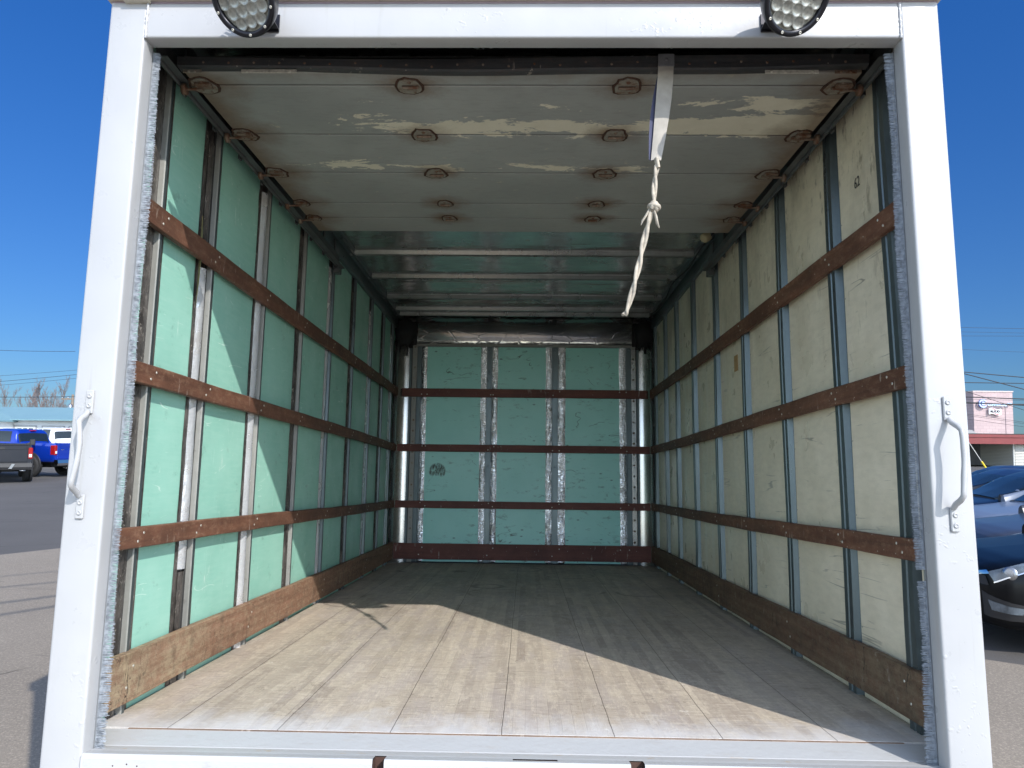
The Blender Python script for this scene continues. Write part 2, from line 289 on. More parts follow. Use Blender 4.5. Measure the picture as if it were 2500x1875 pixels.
def mat_door():
    n = N('peeling_grey_door_paint')
    x, y = n.xyz(0), n.xyz(1)
    c = n.mix(n.ramp(n.noise(2, 5, .6), .3, .7), (.28, .29, .28), (.365, .375, .36))
    c = n.mix(n.m_('MULTIPLY', n.ramp(n.noise(40, 5, .7, vec=n.scale((.4, 1.5, 1))), .5, .65), .25), c, (.2, .2, .19))
    def band(y0, wd, k):
        return n.m_('MULTIPLY', n.ramp(n.m_('ABSOLUTE', n.m_('SUBTRACT', y, y0)), 0, wd, 1, 0), k)
    wv = n.noise(7.5, 10, .74, vec=n.scale((.5, 1.25, 1)), dist=.4)
    wob = n.m_('ADD', y, n.m_('MULTIPLY', n.noise(2.0, 3, .6, vec=n.scale((1, .1, 1))), .12))
    def wband(y0, wd, k): return n.m_('MULTIPLY', n.ramp(n.m_('ABSOLUTE', n.m_('SUBTRACT', wob, y0+.06)), 0, wd, 1, 0), k)
    b = n.m_('MAXIMUM', n.m_('MULTIPLY', wband(.595, .115, .33), n.ramp(x, -.9, -.5)), n.m_('MULTIPLY', wband(.955, .08, .21), n.ramp(x, .75, .35))); b = n.m_('MAXIMUM', b, wband(.42, .07, .10))
    rs = n.m_('MULTIPLY', n.ramp(x, .5, .8, 0, .17), n.ramp(n.m_('ABSOLUTE', n.m_('SUBTRACT', y, .50)), .10, .2, 1, 0))
    f = n.ramp(n.m_('ADD', n.m_('ADD', wv, b), rs), .695, .70)
    f = n.m_('MULTIPLY', f, n.ramp(y, 1.25, 1.1))
    c = n.mix(n.m_('MULTIPLY', f, .95), c, n.mix(n.noise(20, 3), (.66, .61, .48), (.78, .73, .60)))
    sp = n.ramp(n.noise(19, 8, .8, vec=n.scale((.7, 1.3, 1))), .635, .65); c = n.mix(n.m_('MULTIPLY', sp, .7), c, (.52, .47, .36))
    # rust bleeding out of every hinge
    mx = None
    for hx in HC:
        d = n.m_('ABSOLUTE', n.m_('SUBTRACT', x, hx)); mx = d if mx is None else n.m_('MINIMUM', mx, d)
    my = None
    for hy in HR:
        d = n.m_('ABSOLUTE', n.m_('SUBTRACT', y, hy)); my = d if my is None else n.m_('MINIMUM', my, d)
    dd = n.m_('SQRT', n.m_('ADD', n.m_('MULTIPLY', n.m_('MULTIPLY', mx, mx), .55), n.m_('MULTIPLY', my, my)))
    dd = n.m_('SUBTRACT', dd, n.m_('MULTIPLY', n.noise(13, 8, .8), .13))
    r1 = n.ramp(dd, n.ramp(n.m_('ABSOLUTE', x), .8, .95, .040, .085), -.045); rr = n.m_('MULTIPLY', r1, n.ramp(n.noise(5, 3), .3, .6, .45, 1))
    edge = n.ramp(n.m_('ADD', n.m_('ABSOLUTE', x), n.m_('MULTIPLY', n.noise(7, 5, .7), .14)), 1.03, 1.14)
    fr = n.ramp(n.m_('ADD', y, n.m_('MULTIPLY', n.noise(6, 6, .75, vec=n.scale((1.5, 1, 1))), .16)), .36, .27)
    rr = n.m_('MAXIMUM', rr, n.m_('MULTIPLY', edge, .8)); rr = n.m_('MAXIMUM', rr, n.m_('MULTIPLY', fr, .5))
    c = n.mix(n.m_('MULTIPLY', rr, .92), c, n.mix(n.noise(30, 4), (.085, .040, .018), (.21, .12, .055)))
    n.bump(n.m_('ADD', n.m_('MULTIPLY', f, -1.0), n.noise(30, 4)), .35, .003)
    return n.set(Base_Color=c, Roughness=n.ramp(n.noise(8, 4), .3, .7, .42, .6))
def mat_rusty(name='rusty_hinge_steel', a=(.12, .05, .025), b=(.24, .19, .15), t=.5):
    n = N(name); f = n.ramp(n.noise(26, 6, .7), t-.08, t+.1)
    n.bump(n.noise(60, 5), .5, .004)
    return n.set(Base_Color=n.mix(f, a, b), Metallic=n.ramp(f, 0, 1, .1, .5), Roughness=.6)
def mat_roof():
    n = N('dull_aluminium_sheet')
    h = n.m_('ADD', n.m_('MULTIPLY', n.noise(1.6, 3, .5, vec=n.scale((.6, 2.4, 1))), 1.6), n.m_('MULTIPLY', n.noise(7, 3), .1))
    n.bump(h, .55, .03)
    c = n.mix(n.ramp(n.noise(4, 6, .7), .35, .7), (.48, .475, .465), (.66, .65, .63))
    return n.set(Base_Color=c, Metallic=.9, Roughness=n.ramp(n.noise(6, 5, .6), .3, .7, .16, .3))
def mat_cove():
    n = N('cracked_dark_metal')
    ck = n.ramp(n.vor(9, 'DISTANCE_TO_EDGE', vec=n.scale((.5, 1, 1.6))), 0, .03)
    n.bump(n.m_('ADD', n.noise(5, 4, .6, vec=n.scale((.4, 1, 1))), n.m_('MULTIPLY', ck, .15)), .35, .012)
    return n.set(Base_Color=n.mix(n.ramp(n.noise(3, 5), .4, .6), (.20, .20, .21), (.30, .29, .28)), Metallic=.97, Roughness=.12)
def mat_asphalt(name, lo, hi, speck=.3):
    n = N(name)
    a = n.ramp(n.noise(.35, 5, .6), .3, .7); c = n.mix(a, lo, hi)
    g = n.ramp(n.noise(60, 3, .7), .5, .68); c = n.mix(n.m_('MULTIPLY', g, speck), c, tuple(min(1, x*1.9) for x in hi))
    d = n.ramp(n.noise(95, 2, .6), .55, .7); c = n.mix(n.m_('MULTIPLY', d, .35), c, tuple(x*.35 for x in lo))
    ck = n.m_('MULTIPLY', n.ramp(n.vor(.28, 'DISTANCE_TO_EDGE', vec=n.mix(.12, n.co, n.noise(1.5, 5, .7, ch=1))), .0, .006, 1, 0), n.ramp(n.noise(.5, 2), .45, .55))
    c = n.mix(n.m_('MULTIPLY', ck, .85), c, tuple(x*.25 for x in lo))
    oil = n.ramp(n.noise(1.3, 4, .6, vec=n.scale((1, 1.8, 1))), .66, .72); c = n.mix(n.m_('MULTIPLY', oil, .45), c, tuple(x*.45 for x in lo))
    st = n.ramp(n.noise(.8, 5, .7, vec=n.scale((.25, 2.2, 1))), .62, .68); c = n.mix(n.m_('MULTIPLY', st, .3), c, tuple(x*.6 for x in lo))
    n.bump(n.noise(110, 3), .4, .01)
    return n.set(Base_Color=c, Roughness=.88)
def mat_paint(name, col, rough=.22, metal=.0, coat=1.0):
    n = N(name); n.bump(n.noise(3, 2), .03, .01)
    return n.set(Base_Color=col, Roughness=rough, Metallic=metal, Coat_Weight=coat, Coat_Roughness=.03)

M = dict(bow=mat_steel('silvery_bow_steel', (.42, .43, .43), .22, .4, .8), white=mat_white(), sill=mat_sill(), green=mat_green(), greenb=mat_green_back(), cream=mat_cream(), steel=mat_steel(),
    steel_l=mat_steel('grey_rib_steel', (.27, .27, .25), .4, .6, .3), alu=mat_steel('bright_corner_steel', (.5, .5, .5), .14, .3, .95),
    foil=mat_foil(), scrim=mat_scrim(), rail=mat_wood('dark_red_rail_wood', (.088, .038, .023), (.185, .082, .048), (.36, .22, .14), 1, .40),
    railb=mat_wood('dark_red_cross_rail_wood', (.11, .032, .023), (.18, .056, .038), (.26, .11, .07), 0, .2),
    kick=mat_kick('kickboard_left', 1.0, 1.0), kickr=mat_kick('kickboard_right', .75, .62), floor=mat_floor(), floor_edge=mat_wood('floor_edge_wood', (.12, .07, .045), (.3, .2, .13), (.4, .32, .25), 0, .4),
    door=mat_door(), hinge=mat_rusty(), hinge2=mat_rusty('grey_hinge_steel', (.15, .08, .045), (.3, .28, .24), .45), roof=mat_roof(), cove=mat_cove(),
    bar=mat_wood('weathered_black_bar', (.022, .024, .028), (.05, .05, .052), (.12, .07, .05), 0, .25),
    black=flat('black_rubber', (.018, .018, .02), .5), dark=flat('dark_underside', (.03, .03, .03), .8),
    housing=flat('black_anodised_metal', (.022, .022, .028), .32, .6), reflector=flat('lamp_reflector', (.33, .33, .30), .35, .6, var=.3, vs=90),
    lensface=flat('lamp_face', (.34, .34, .29), .35, .3, var=.2, vs=60), screw=flat('zinc_screw', (.6, .57, .5), .4, .7),
    brush=flat('blue_grey_bristle', (.26, .285, .32), .7, var=.45, vs=90), brushbase=flat('seal_holder', (.4, .42, .44), .4, .6),
    strap=flat('dusty_grey_webbing', (.35, .325, .29), .8, var=.16, vs=16), strapdark=flat('dark_webbing_back', (.06, .065, .12), .85), strapend=flat('soiled_webbing_tab', (.15, .15, .16), .85, var=.3, vs=40),
    rope=flat('cream_cord', (.40, .355, .29), .9, var=.35, vs=45), cap=flat('cream_roof_cap', (.62, .58, .48), .5, var=.1),
    exterior=flat('white_box_skin', (.74, .75, .76), .35, var=.04, vs=2), brown=flat('rust_inside_slot', (.06, .03, .022), .8, var=.3),
    tape=flat('brown_tape', (.42, .26, .11), .5, var=.1, vs=30), ink=flat('ink', (.05, .05, .05), .6), peel=flat('peeled_kraft_paper', (.36, .25, .13), .75, var=.2, vs=20),
    lampglass=flat('amber_lamp_glass', (.5, .42, .25), .15, 0), rustdark=flat('dark_rust', (.055, .024, .014), .85, var=.4, vs=60), sealant=flat('black_sealant', (.010, .010, .012), .75))
def ow(m):   # give a ripple normal to thin cloth
    return m

# ---------------------------------------------------------------- mesh helpers
class MB:
    def __init__(s): s.v = []; s.f = []; s.mi = []; s.sm = []
    def add(s, vs, fs, mi=0, smooth=False):
        k = len(s.v); s.v += [tuple(p) for p in vs]; s.f += [tuple(i+k for i in f) for f in fs]; s.mi += [mi]*len(fs); s.sm += [smooth]*len(fs); return s
    def box(s, x0, x1, y0, y1, z0, z1, mi=0, b=0.0):
        x0, x1 = sorted((x0, x1)); y0, y1 = sorted((y0, y1)); z0, z1 = sorted((z0, z1))
        if not b:
            v = [(x, y, z) for x in (x0, x1) for y in (y0, y1) for z in (z0, z1)]
            return s.add(v, [(0, 1, 3, 2), (4, 6, 7, 5), (0, 4, 5, 1), (2, 3, 7, 6), (0, 2, 6, 4), (1, 5, 7, 3)], mi)
        b = min(b, (x1-x0)*.45, (y1-y0)*.45, (z1-z0)*.45)
        X, Y, Z = (x0, x1), (y0, y1), (z0, z1); v = []; idx = {}
        for i in (0, 1):
            for j in (0, 1):
                for k in (0, 1):
                    sx, sy, sz = (1, -1)[i], (1, -1)[j], (1, -1)[k]
                    for a in range(3):
                        p = [X[i]+sx*b, Y[j]+sy*b, Z[k]+sz*b]; p[a] = (X[i], Y[j], Z[k])[a]; idx[(i, j, k, a)] = len(v); v.append(p)
        f = []
        for a in range(3):
            o = [q for q in range(3) if q != a]
            for side in (0, 1):
                q = []
                for (c, d) in ((0, 0), (1, 0), (1, 1), (0, 1)):
                    t = [0, 0, 0]; t[a] = side; t[o[0]] = c; t[o[1]] = d; q.append(idx[tuple(t)+(a,)])
                f.append(tuple(q))
            for c in (0, 1):
                for d in (0, 1):
                    t0 = [0, 0, 0]; t0[o[0]] = c; t0[o[1]] = d; t1 = list(t0); t1[a] = 1
                    f.append((idx[tuple(t0)+(o[0],)], idx[tuple(t1)+(o[0],)], idx[tuple(t1)+(o[1],)], idx[tuple(t0)+(o[1],)]))
        for i in (0, 1):
            for j in (0, 1):
                for k in (0, 1): f.append(tuple(idx[(i, j, k, a)] for a in range(3)))
        return s.add(v, f, mi)
    def prism(s, prof, ax, a0, a1, mi=0, closed=True, cap=True, smooth=False):   # profile (p,q) extruded along axis ax
        def P(p, t): l = list(p); l.insert(ax, t); return l
        n = len(prof); v = [P(p, a0) for p in prof] + [P(p, a1) for p in prof]
        f = [(i, (i+1) % n, n+(i+1) % n, n+i) for i in range(n if closed else n-1)]
        s.add(v, f, mi, smooth)
        if cap and closed: s.add(v, [tuple(range(n))[::-1], tuple(range(n, 2*n))], mi)
        return s
    def tube(s, pts, r, seg=8, mi=0, cap=True, flat_=1.0):
        pts = [Vector(p) for p in pts]; rs = r if isinstance(r, (list, tuple)) else [r]*len(pts)
        v = []; up = Vector((0, 0, 1)); pa = None
        for i, p in enumerate(pts):
            t = (pts[min(i+1, len(pts)-1)]-pts[max(i-1, 0)]).normalized()
            if pa is None: a = t.cross(up if abs(t.z) < .9 else Vector((1, 0, 0))).normalized()
            else: a = (pa - t*pa.dot(t)).normalized()
            pa = a; b = t.cross(a)
            for k in range(seg):
                q = 2*math.pi*k/seg; v.append(p + a*math.cos(q)*rs[i] + b*math.sin(q)*rs[i]*flat_)
        f = [(i*seg+k, i*seg+(k+1) % seg, (i+1)*seg+(k+1) % seg, (i+1)*seg+k) for i in range(len(pts)-1) for k in range(seg)]
        s.add(v, f, mi, True)
        if cap: s.add([v[k] for k in range(seg)], [tuple(range(seg))[::-1]], mi); s.add(v[-seg:], [tuple(range(seg))], mi)
        return s
    def lathe(s, prof, c, axis=(0, 0, 1), seg=24, mi=0, smooth=True):   # prof: (radius, height) along axis
        ax = Vector(axis).normalized(); a = ax.orthogonal().normalized(); b = ax.cross(a); c = Vector(c); v = []
        for (r, h) in prof:
            for k in range(seg):
                q = 2*math.pi*k/seg; v.append(c + ax*h + (a*math.cos(q)+b*math.sin(q))*r)
        f = [(i*seg+k, i*seg+(k+1) % seg, (i+1)*seg+(k+1) % seg, (i+1)*seg+k) for i in range(len(prof)-1) for k in range(seg)]
        return s.add(v, f, mi, smooth)
    def dome(s, c, r, n, h, mi=0, seg=8): return s.lathe([(r, 0), (r*.8, h*.65), (r*.35, h), (.0002, h)], c, n, seg, mi)
    def grid(s, fn, nu, nv, mi=0, smooth=True, close=False):
        v = [fn(i/nu, j/nv) for i in range(nu+1) for j in range(nv+1)]
        return s.add(v, [(i*(nv+1)+j, (i+1)*(nv+1)+j, (i+1)*(nv+1)+j+1, i*(nv+1)+j+1) for i in range(nu) for j in range(nv)], mi, smooth)
    def xf(s, mat): s.v = [tuple(mat @ Vector(p)) for p in s.v]; return s
    def build(s, name, mats, parent=None, **tags):
        me = bpy.data.meshes.new(name); me.from_pydata(s.v, [], s.f); me.update()
        for m in (mats if isinstance(mats, (list, tuple)) else [mats]): me.materials.append(m)
        me.polygons.foreach_set('material_index', s.mi); me.polygons.foreach_set('use_smooth', s.sm)
        import bmesh; b = bmesh.new(); b.from_mesh(me); bmesh.ops.recalc_face_normals(b, faces=b.faces); b.to_mesh(me); b.free()
        o = bpy.data.objects.new(name, me); COL.objects.link(o)
        if parent:
            o.parent = parent
            if parent.get('zoff') is not None: o.location = (0, 0, parent['zoff'])
        for k, v in tags.items(): o[k] = v
        return o
def empty(name, loc=(0, 0, 0), rz=0, **tags):
    o = bpy.data.objects.new(name, None); COL.objects.link(o); o.location = loc; o.rotation_euler = (0, 0, rz); o.empty_display_size = .3
    for k, v in tags.items(): o[k] = v
    return o
def textmesh(body, size, ext, name, mat, parent, mtx, align='CENTER', sx=1.0, bold=0.0, **tags):
    cu = bpy.data.curves.new('t', 'FONT'); cu.body = body; cu.size = size; cu.extrude = ext; cu.align_x = align; cu.offset = bold; cu.align_y = 'CENTER'; cu.resolution_u = 3
    to = bpy.data.objects.new('t', cu); me = bpy.data.meshes.new_from_object(to)
    bpy.data.objects.remove(to); me.transform(mtx @ Matrix.Diagonal((sx, 1, 1, 1))); me.materials.clear(); me.materials.append(mat); me.name = name
    o = bpy.data.objects.new(name, me); COL.objects.link(o); o.parent = parent
    for k, v in tags.items(): o[k] = v
    return o

# ---------------------------------------------------------------- ground
def sheet(name, pts, z, mat, **t):
    MB().add([(p[0], p[1], z) for p in pts], [tuple(range(len(pts)))]).build(name, mat, None, kind='structure', **t)
sheet('ground', [(-900, -900), (900, -900), (900, 900), (-900, 900)], -.06, flat('far_ground', (.16, .15, .12), .95, var=.2, vs=.05))
dark_asph = mat_asphalt('dark_asphalt', (.075, .069, .064), (.10, .092, .086), .15)
light_asph = mat_asphalt('worn_light_asphalt', (.19, .160, .125), (.245, .208, .165), .5)
sheet('parking_lot', [(-75, -30), (60, -30), (60, 58), (-75, 58)], 0, dark_asph)
a0, a1 = wz(0, 1355), wz(155, 1338); b0, b1 = wz(2405, 1611), wz(2500, 1625)
da, db = (a1-a0).normalized(), (b1-b0).normalized()
sheet('pavement', [a0-da*22, a1+da*3.5, (-3.5, 13.0), (1.5, 9.0), b0-db*.8, b0, b1, b1+db*26, (20, -22), (-26, -22)], .004, light_asph)

# ---------------------------------------------------------------- the box truck
ZO = 0.95
truck = empty('box_truck'); truck.matrix_world = BOXM @ Matrix.Translation((0, 0, -ZO)); truck['zoff'] = ZO
truck['label'] = 'white box truck with its rear roll-up door open, seen into its empty cargo box'; truck['category'] = 'truck'
T = truck
OX, WI, HD = 1.22, 1.11, 2.108     # outer half width, half width of the opening, underside of header
RX, PX = 1.157, 1.195              # rail face, wall panel
LB = 4.717                          # face of rails on the front bulkhead
FZ = .113                           # floor
# rear frame
def bevprof(pts, b):                # rounded corners for a closed 2D profile
    o = []; n = len(pts)
    for i in range(n):
        p, a, c = Vector(pts[i]), Vector(pts[i-1]), Vector(pts[(i+1) % n]); da_ = (a-p); dc = (c-p)
        bb = min(b, da_.length*.45, dc.length*.45); q0 = p+da_.normalized()*bb; q1 = p+dc.normalized()*bb
        for t in (0, .3, .6, 1): o.append(tuple(q0*(1-t)**2 + p*2*t*(1-t) + q1*t*t))
    return o
for sgn, lab in ((-1, 'left white painted steel door post'), (1, 'right white painted steel door post')):
    m = MB()
    m.prism(bevprof([(sgn*OX, 0), (sgn*WI, 0), (sgn*WI, .056), (sgn*OX, .056)], .0075), 2, -.32, 2.2185, 0, smooth=True)
    wx = sgn*WI                    # weld bead where the header meets the post
    pts = [(wx - sgn*.003 + random.uniform(-.001, .001), -.0005, HD-.002+(2.218-HD)*i/24) for i in range(25)]
    m.tube(pts, [.0045+random.uniform(-.0012, .0012) for _ in pts], 7)
    m.tube([(wx-sgn*.001, .001, -.1), (wx-sgn*.001, -.001, .0), (wx - sgn*.001, .0, .1)], .004, 6)
    m.build('door_post', M['white'], T, label=lab)
m = MB(); m.prism(bevprof([(0, HD), (0, 2.2185), (.056, 2.2185), (.056, HD)], .007), 0, -WI, WI, smooth=True)
m.build('door_header', M['white'], T)
m = MB(); m.box(-OX-.012, OX+.012, -.03, .09, 2.226, 2.38, 0, .004); m.box(-OX, OX, .003, .06, 2.2185, 2.226, 1); m.box(-1.175, -1.10, -.022, .0, 2.2165, 2.2255, 0)
m.build('roof_cap', [M['cap'], flat('mauve_joint', (.3, .24, .28), .6)], T, label='cream roof cap above the white header')
# sill with latch slot and two notches
prof = [(.186, .1095), (.094, .0975), (.090, .0955), (.083, .0985), (.060, .0985), (.052, .1015), (.04, .1015), (.013, .105), (.005, .1055), (.0005, .102), (-.001, .095), (-.001, -.30)]
cuts = [-WI, -.355, -.325, .005, .121, .307, .343, WI]
m = MB()
for i in range(len(cuts)-1):
    x0, x1 = cuts[i], cuts[i+1]
    nseg = max(1, int((x1-x0)/.12))
    for j in range(len(prof)-1):
        if i in (1, 5) and j >= 6: 
            if j == 10: m.add([(x0, -.001, .05), (x1, -.001, .05), (x1, -.001, -.3), (x0, -.001, -.3)], [(0, 1, 2, 3)])
            continue
        if i == 3 and j == 6: 
            m.add([(x0, .02, .1041), (x1, .02, .1041), (x1, .013, .105), (x0, .013, .105)], [(0, 1, 2, 3)]); m.add([(x0, .04, .1015), (x1, .04, .1015), (x1, .036, .1018), (x0, .036, .1018)], [(0, 1, 2, 3)]); continue
        for k in range(nseg):
            xa, xb = x0+(x1-x0)*k/nseg, x0+(x1-x0)*(k+1)/nseg
            (y0, z0), (y1, z1) = prof[j], prof[j+1]; m.add([(xa, y0, z0), (xb, y0, z0), (xb, y1, z1), (xa, y1, z1)], [(0, 1, 2, 3)], 0)
for x0, x1, y0, y1, zt in ((-.355, -.325, -.0008, .04, .1), (.005, .121, .02, .036, .1), (.307, .343, -.0008, .04, .1)):
    m.box(x0, x1, y0+.03, y1+.02, .0, .004, 1)
    for bxs in ((x0-.0015, x0, y0, y1+.018), (x1, x1+.0015, y0, y1+.018)): m.box(bxs[0], bxs[1], bxs[2]+.001, bxs[3], .004, zt-.002, 1)
    m.box(x0, x1, y1+.003, y1+.006, .004, zt-.002, 1)
for i in range(6):                 # small rust holes in the face
    x = (-1.02, -.985, -.965, -.3, .15, .6)[i]+random.uniform(-.01, .01); m.dome((x, -.001, .08+random.uniform(-.006, .012)), .0022, (0, -1, 0), .0006, 1, 6)
for sg in (-1, 1): m.prism([(.061, .0985), (.083, .0985), (.094, .0975), (.186, .1095), (.186, .05), (.061, .05)], 0, sg*WI, sg*1.19)
sill = m.build('door_sill', [M['sill'], M['brown']], T, label='white painted steel door sill with a narrow latch slot and two notches')
# brush seals
for sgn, lab in ((-1, 'left frayed grey bristle seal in the sunlight'), (1, 'right blue-grey bristle seal in the shade of its post')):
    m = MB(); m.box(sgn*1.122, sgn*1.1105, .058, .068, .09, 2.1, 1)
    rnd = random.Random(3+sgn); z = .098
    while z < 2.095:
        if sgn > 0 and .565 < z < .595: z += .003; continue
        L = .0235 + .003*math.sin(z*9+sgn) + rnd.uniform(-.0012, .0012) + (.004*rnd.random() if z < .4 else 0); dz = rnd.gauss(0, .0008)*(2.2 if z < .45 else 1); dy = rnd.uniform(-.004, .004)
        x0, x1 = sgn*1.1115, sgn*(1.1115-L); t = .0011; xm = (x0+x1)/2
        m.add([(x0, .0585, z), (x0, .0585, z+t*1.6), (xm, .0585+dy*.4, z+t*1.4+dz*.4), (x1, .0585+dy, z+t+dz), (x1, .0585+dy, z+dz), (xm, .0585+dy*.4, z+dz*.4)], [(0, 1, 2, 5), (5, 2, 3, 4)], 0)
        m.add([(x0, .0625, z), (x0, .0625, z+t*1.6), (x1, .0625+dy, z+t+dz*.6), (x1, .0625+dy, z+dz*.6)], [(0, 1, 2, 3)], 0)
        z += .0021
    m.build('brush_seal', [M['brush'], M['brushbase']], T, label=lab)
# grab handles
def handle(sgn, zt, zb, x, bow, lab):
    m = MB(); pr = []
    for t in [i/22 for i in range(23)]:
        z = zt + (zb-zt)*t; s_ = min(1, min(t, 1-t)/.14); s_ = s_*s_*(3-2*s_)
        pr.append((x + bow*math.sin(math.pi*t)**1.0*s_ + .004*math.sin(5*t), -.009 - .047*s_, z))
    m.tube(pr, [.0074+.0004*math.sin(i) for i in range(23)], 12)
    h = m.build('grab_handle', M['white'], T, label=lab)
    for zz, d in ((zt, 1), (zb, -1)):
        q = MB(); q.box(x-.0108, x+.0108, -.007, -.0005, min(zz-d*.004, zz+d*.062), max(zz-d*.004, zz+d*.062), 0, .0025)
        for k in (.018, .045):
            c = (x+.001, -.007, zz+d*k); q.lathe([(.0068, 0), (.0068, .0018), (.005, .0032), (.0034, .0032), (.003, .0022), (.0002, .0022)], c, (0, -1, 0), 14)
        q.build('mounting_plate', M['white'], h)
handle(-1, 0.992, .765, -1.172, .012, 'left white grab handle'); handle(1, .998, .762, 1.163, .003, 'right white grab handle')
# floor
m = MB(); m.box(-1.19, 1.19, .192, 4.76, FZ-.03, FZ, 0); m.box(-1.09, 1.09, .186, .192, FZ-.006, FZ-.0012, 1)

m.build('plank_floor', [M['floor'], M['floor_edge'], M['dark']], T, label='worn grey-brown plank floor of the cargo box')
# side walls: outer skin plus inner panel
LST = [.30, .705, 1.275, 1.85, 2.435, 3.015, 3.60, 4.08, 4.5]
RST = [.285, .705, 1.272, 1.855, 2.44, 3.04, 3.61, 4.07, 4.56]
ZT = 2.26
def sidewall(sgn):
    m = MB(); m.box(sgn*(OX-.004), sgn*(OX-.012), .058, 4.86, -.10, 2.40, 0)
    m.box(sgn*(PX+.004), sgn*(OX-.013), .06, 4.80, .05, 2.33, 1 if sgn > 0 else 2)
    return m.build('side_wall', [M['exterior'], M['cream'], M['scrim']], T, label='right cream plywood side wall in shade' if sgn > 0 else 'left green side wall half in sunlight')
LW, RW = sidewall(-1), sidewall(1)
def hat(sgn, yc, half=.036, rise=.028, fl=.026, x=PX+.004):    # hat section as (x,y) profile
    t = .0016; a = sgn*x; b = sgn*(x-rise)
    p = [(a, yc-half-fl), (a, yc-half), (b, yc-half+.008), (b, yc-.006), (b+sgn*.006, yc-.003), (b+sgn*.006, yc+.003), (b, yc+.006), (b, yc+half-.008), (a, yc+half), (a, yc+half+fl)]
    q = [(px_-sgn*t, py) for px_, py in p]
    return p[::-1]+q
for i, y in enumerate(RST):
    m = MB(); pr = hat(1, y, .040, .024)
    nseg = 14; ph = random.random()*9
    for k in range(nseg):           # slightly dented ribs
        za, zb_ = .10+(ZT-.10)*k/nseg, .10+(ZT-.10)*(k+1)/nseg
        off = lambda z: (.0035*math.sin(z*3.1+ph)*(1 if .3 < z < 2 else .2), .003*math.sin(z*2.3+ph*2))
        v = [(px_+(off(za)[0] if 2 <= j % 10 <= 7 else 0), py+off(za)[1], za) for j, (px_, py) in enumerate(pr)] + [(px_+(off(zb_)[0] if 2 <= j % 10 <= 7 else 0), py+off(zb_)[1], zb_) for j, (px_, py) in enumerate(pr)]
        n = len(pr); m.add(v, [(a, (a+1) % n, n+(a+1) % n, n+a) for a in range(n)])
    for z in (.34, .52, .72, .98, 1.24, 1.5, 1.78, 2.05): m.dome((PX+.002, y-.052, z), .004, (-1, 0, 0), .002, 0, 6)
    m.build('wall_stud', M['steel'], RW)
def board(y0, y1, x, mat, par, sgn, z0=.10, z1=2.27):
    m = MB(); m.box(sgn*x, sgn*(x+.003), y0, y1, z0, z1, 0, .001); return m.build('wall_board', mat, par)
edges = []
for i, y in enumerate(LST):
    wf, wb = (.095, .062) if i in (1, 2) else ((.05, .062) if i == 0 else (.066, .05))
    edges.append((y-wf, y+wb))
    # rib; light put into its colours: pale sun-facing side, dark top and gap
    m = MB()
    m.prism([(-PX-.002, y-.001), (-PX+.017, y+.001), (-PX+.020, y+.004), (-PX+.0185, y+.006), (-PX+.015, y+.0035), (-PX-.002, y+.002)], 2, .10, ZT, 0)
    m.prism([(-PX+.0185, y+.0062), (-PX+.020, y+.0045), (-PX+.0195, y+.020), (-PX+.016, y+.026), (-PX+.002, y+.034), (-PX-.002, y+.040), (-PX-.003, y+.02)], 2, .10, ZT, 1)
    m.box(-PX-.001, -PX+.0022, y-.014, y-.0012, .10, ZT, 2)
    m.build('wall_stud', [M['steel_l'] if i < 4 else M['steel'], M['steel'], M['dark']], LW)  # ribs the sun reaches take the paler steel, those in shade the darker
    # foil bulge on the near side
    def foil(y0, y1, bul, za, zb_, mat, seed, nz=110, nu=7, jag=.0):
        rnd = Vector((seed*7.1, seed*3.3, 0)); mm = MB()
        def fn(a, b):
            z = za+(zb_-za)*a; yy = y0+(y1-y0)*b
            e = jag*noise.noise(Vector((z*6, seed, 1)))*(1 if b < .01 else 0)
            h = bul*math.sin(math.pi*min(1, b*1.02))*(.75+.35*noise.noise(Vector((z*2.2, seed, 0)))) + .0012*noise.noise(Vector((z*14, yy*90, seed))) + .0005*noise.noise(Vector((z*60, yy*40, seed)))
            return (-(PX-.0018)+max(0.0, h), yy+e, z)
        mm.grid(fn, nz, nu, 0, True); return mm.build('foil_strip', mat, LW)
    if i == 0:
        foil(y-.05, y-.001, .004, .11, 2.2, M['scrim'], 1.3); foil(y+.043, y+.064, .004, .11, 2.2, M['scrim'], 2.1, jag=.006)
    elif i in (1, 2):
        foil(y-.097, y-.066, .003, .11, 2.13, M['scrim'], i+.3, jag=.006); foil(y-.070, y-.014, .020, .5 if i == 1 else .11, 1.60 if i == 1 else 2.13, M['foil'], i+.7)
        if i == 1: foil(y-.060, y-.014, .010, 1.62, 2.10, M['scrim'], 5.5); foil(y-.060, y-.014, .012, .11, .49, M['scrim'], 6.5)
        foil(y+.043, y+.064, .003, .11, 2.2, M['scrim'], i+1.9, jag=.008)
    else:
        foil(y-.068, y-.012, .012, .11, 2.13, M['scrim'] if i % 2 else M['foil'], i+.5, jag=.008); foil(y+.043, y+.052, .003, .11, 2.2, M['foil'], i+.9, nu=3)
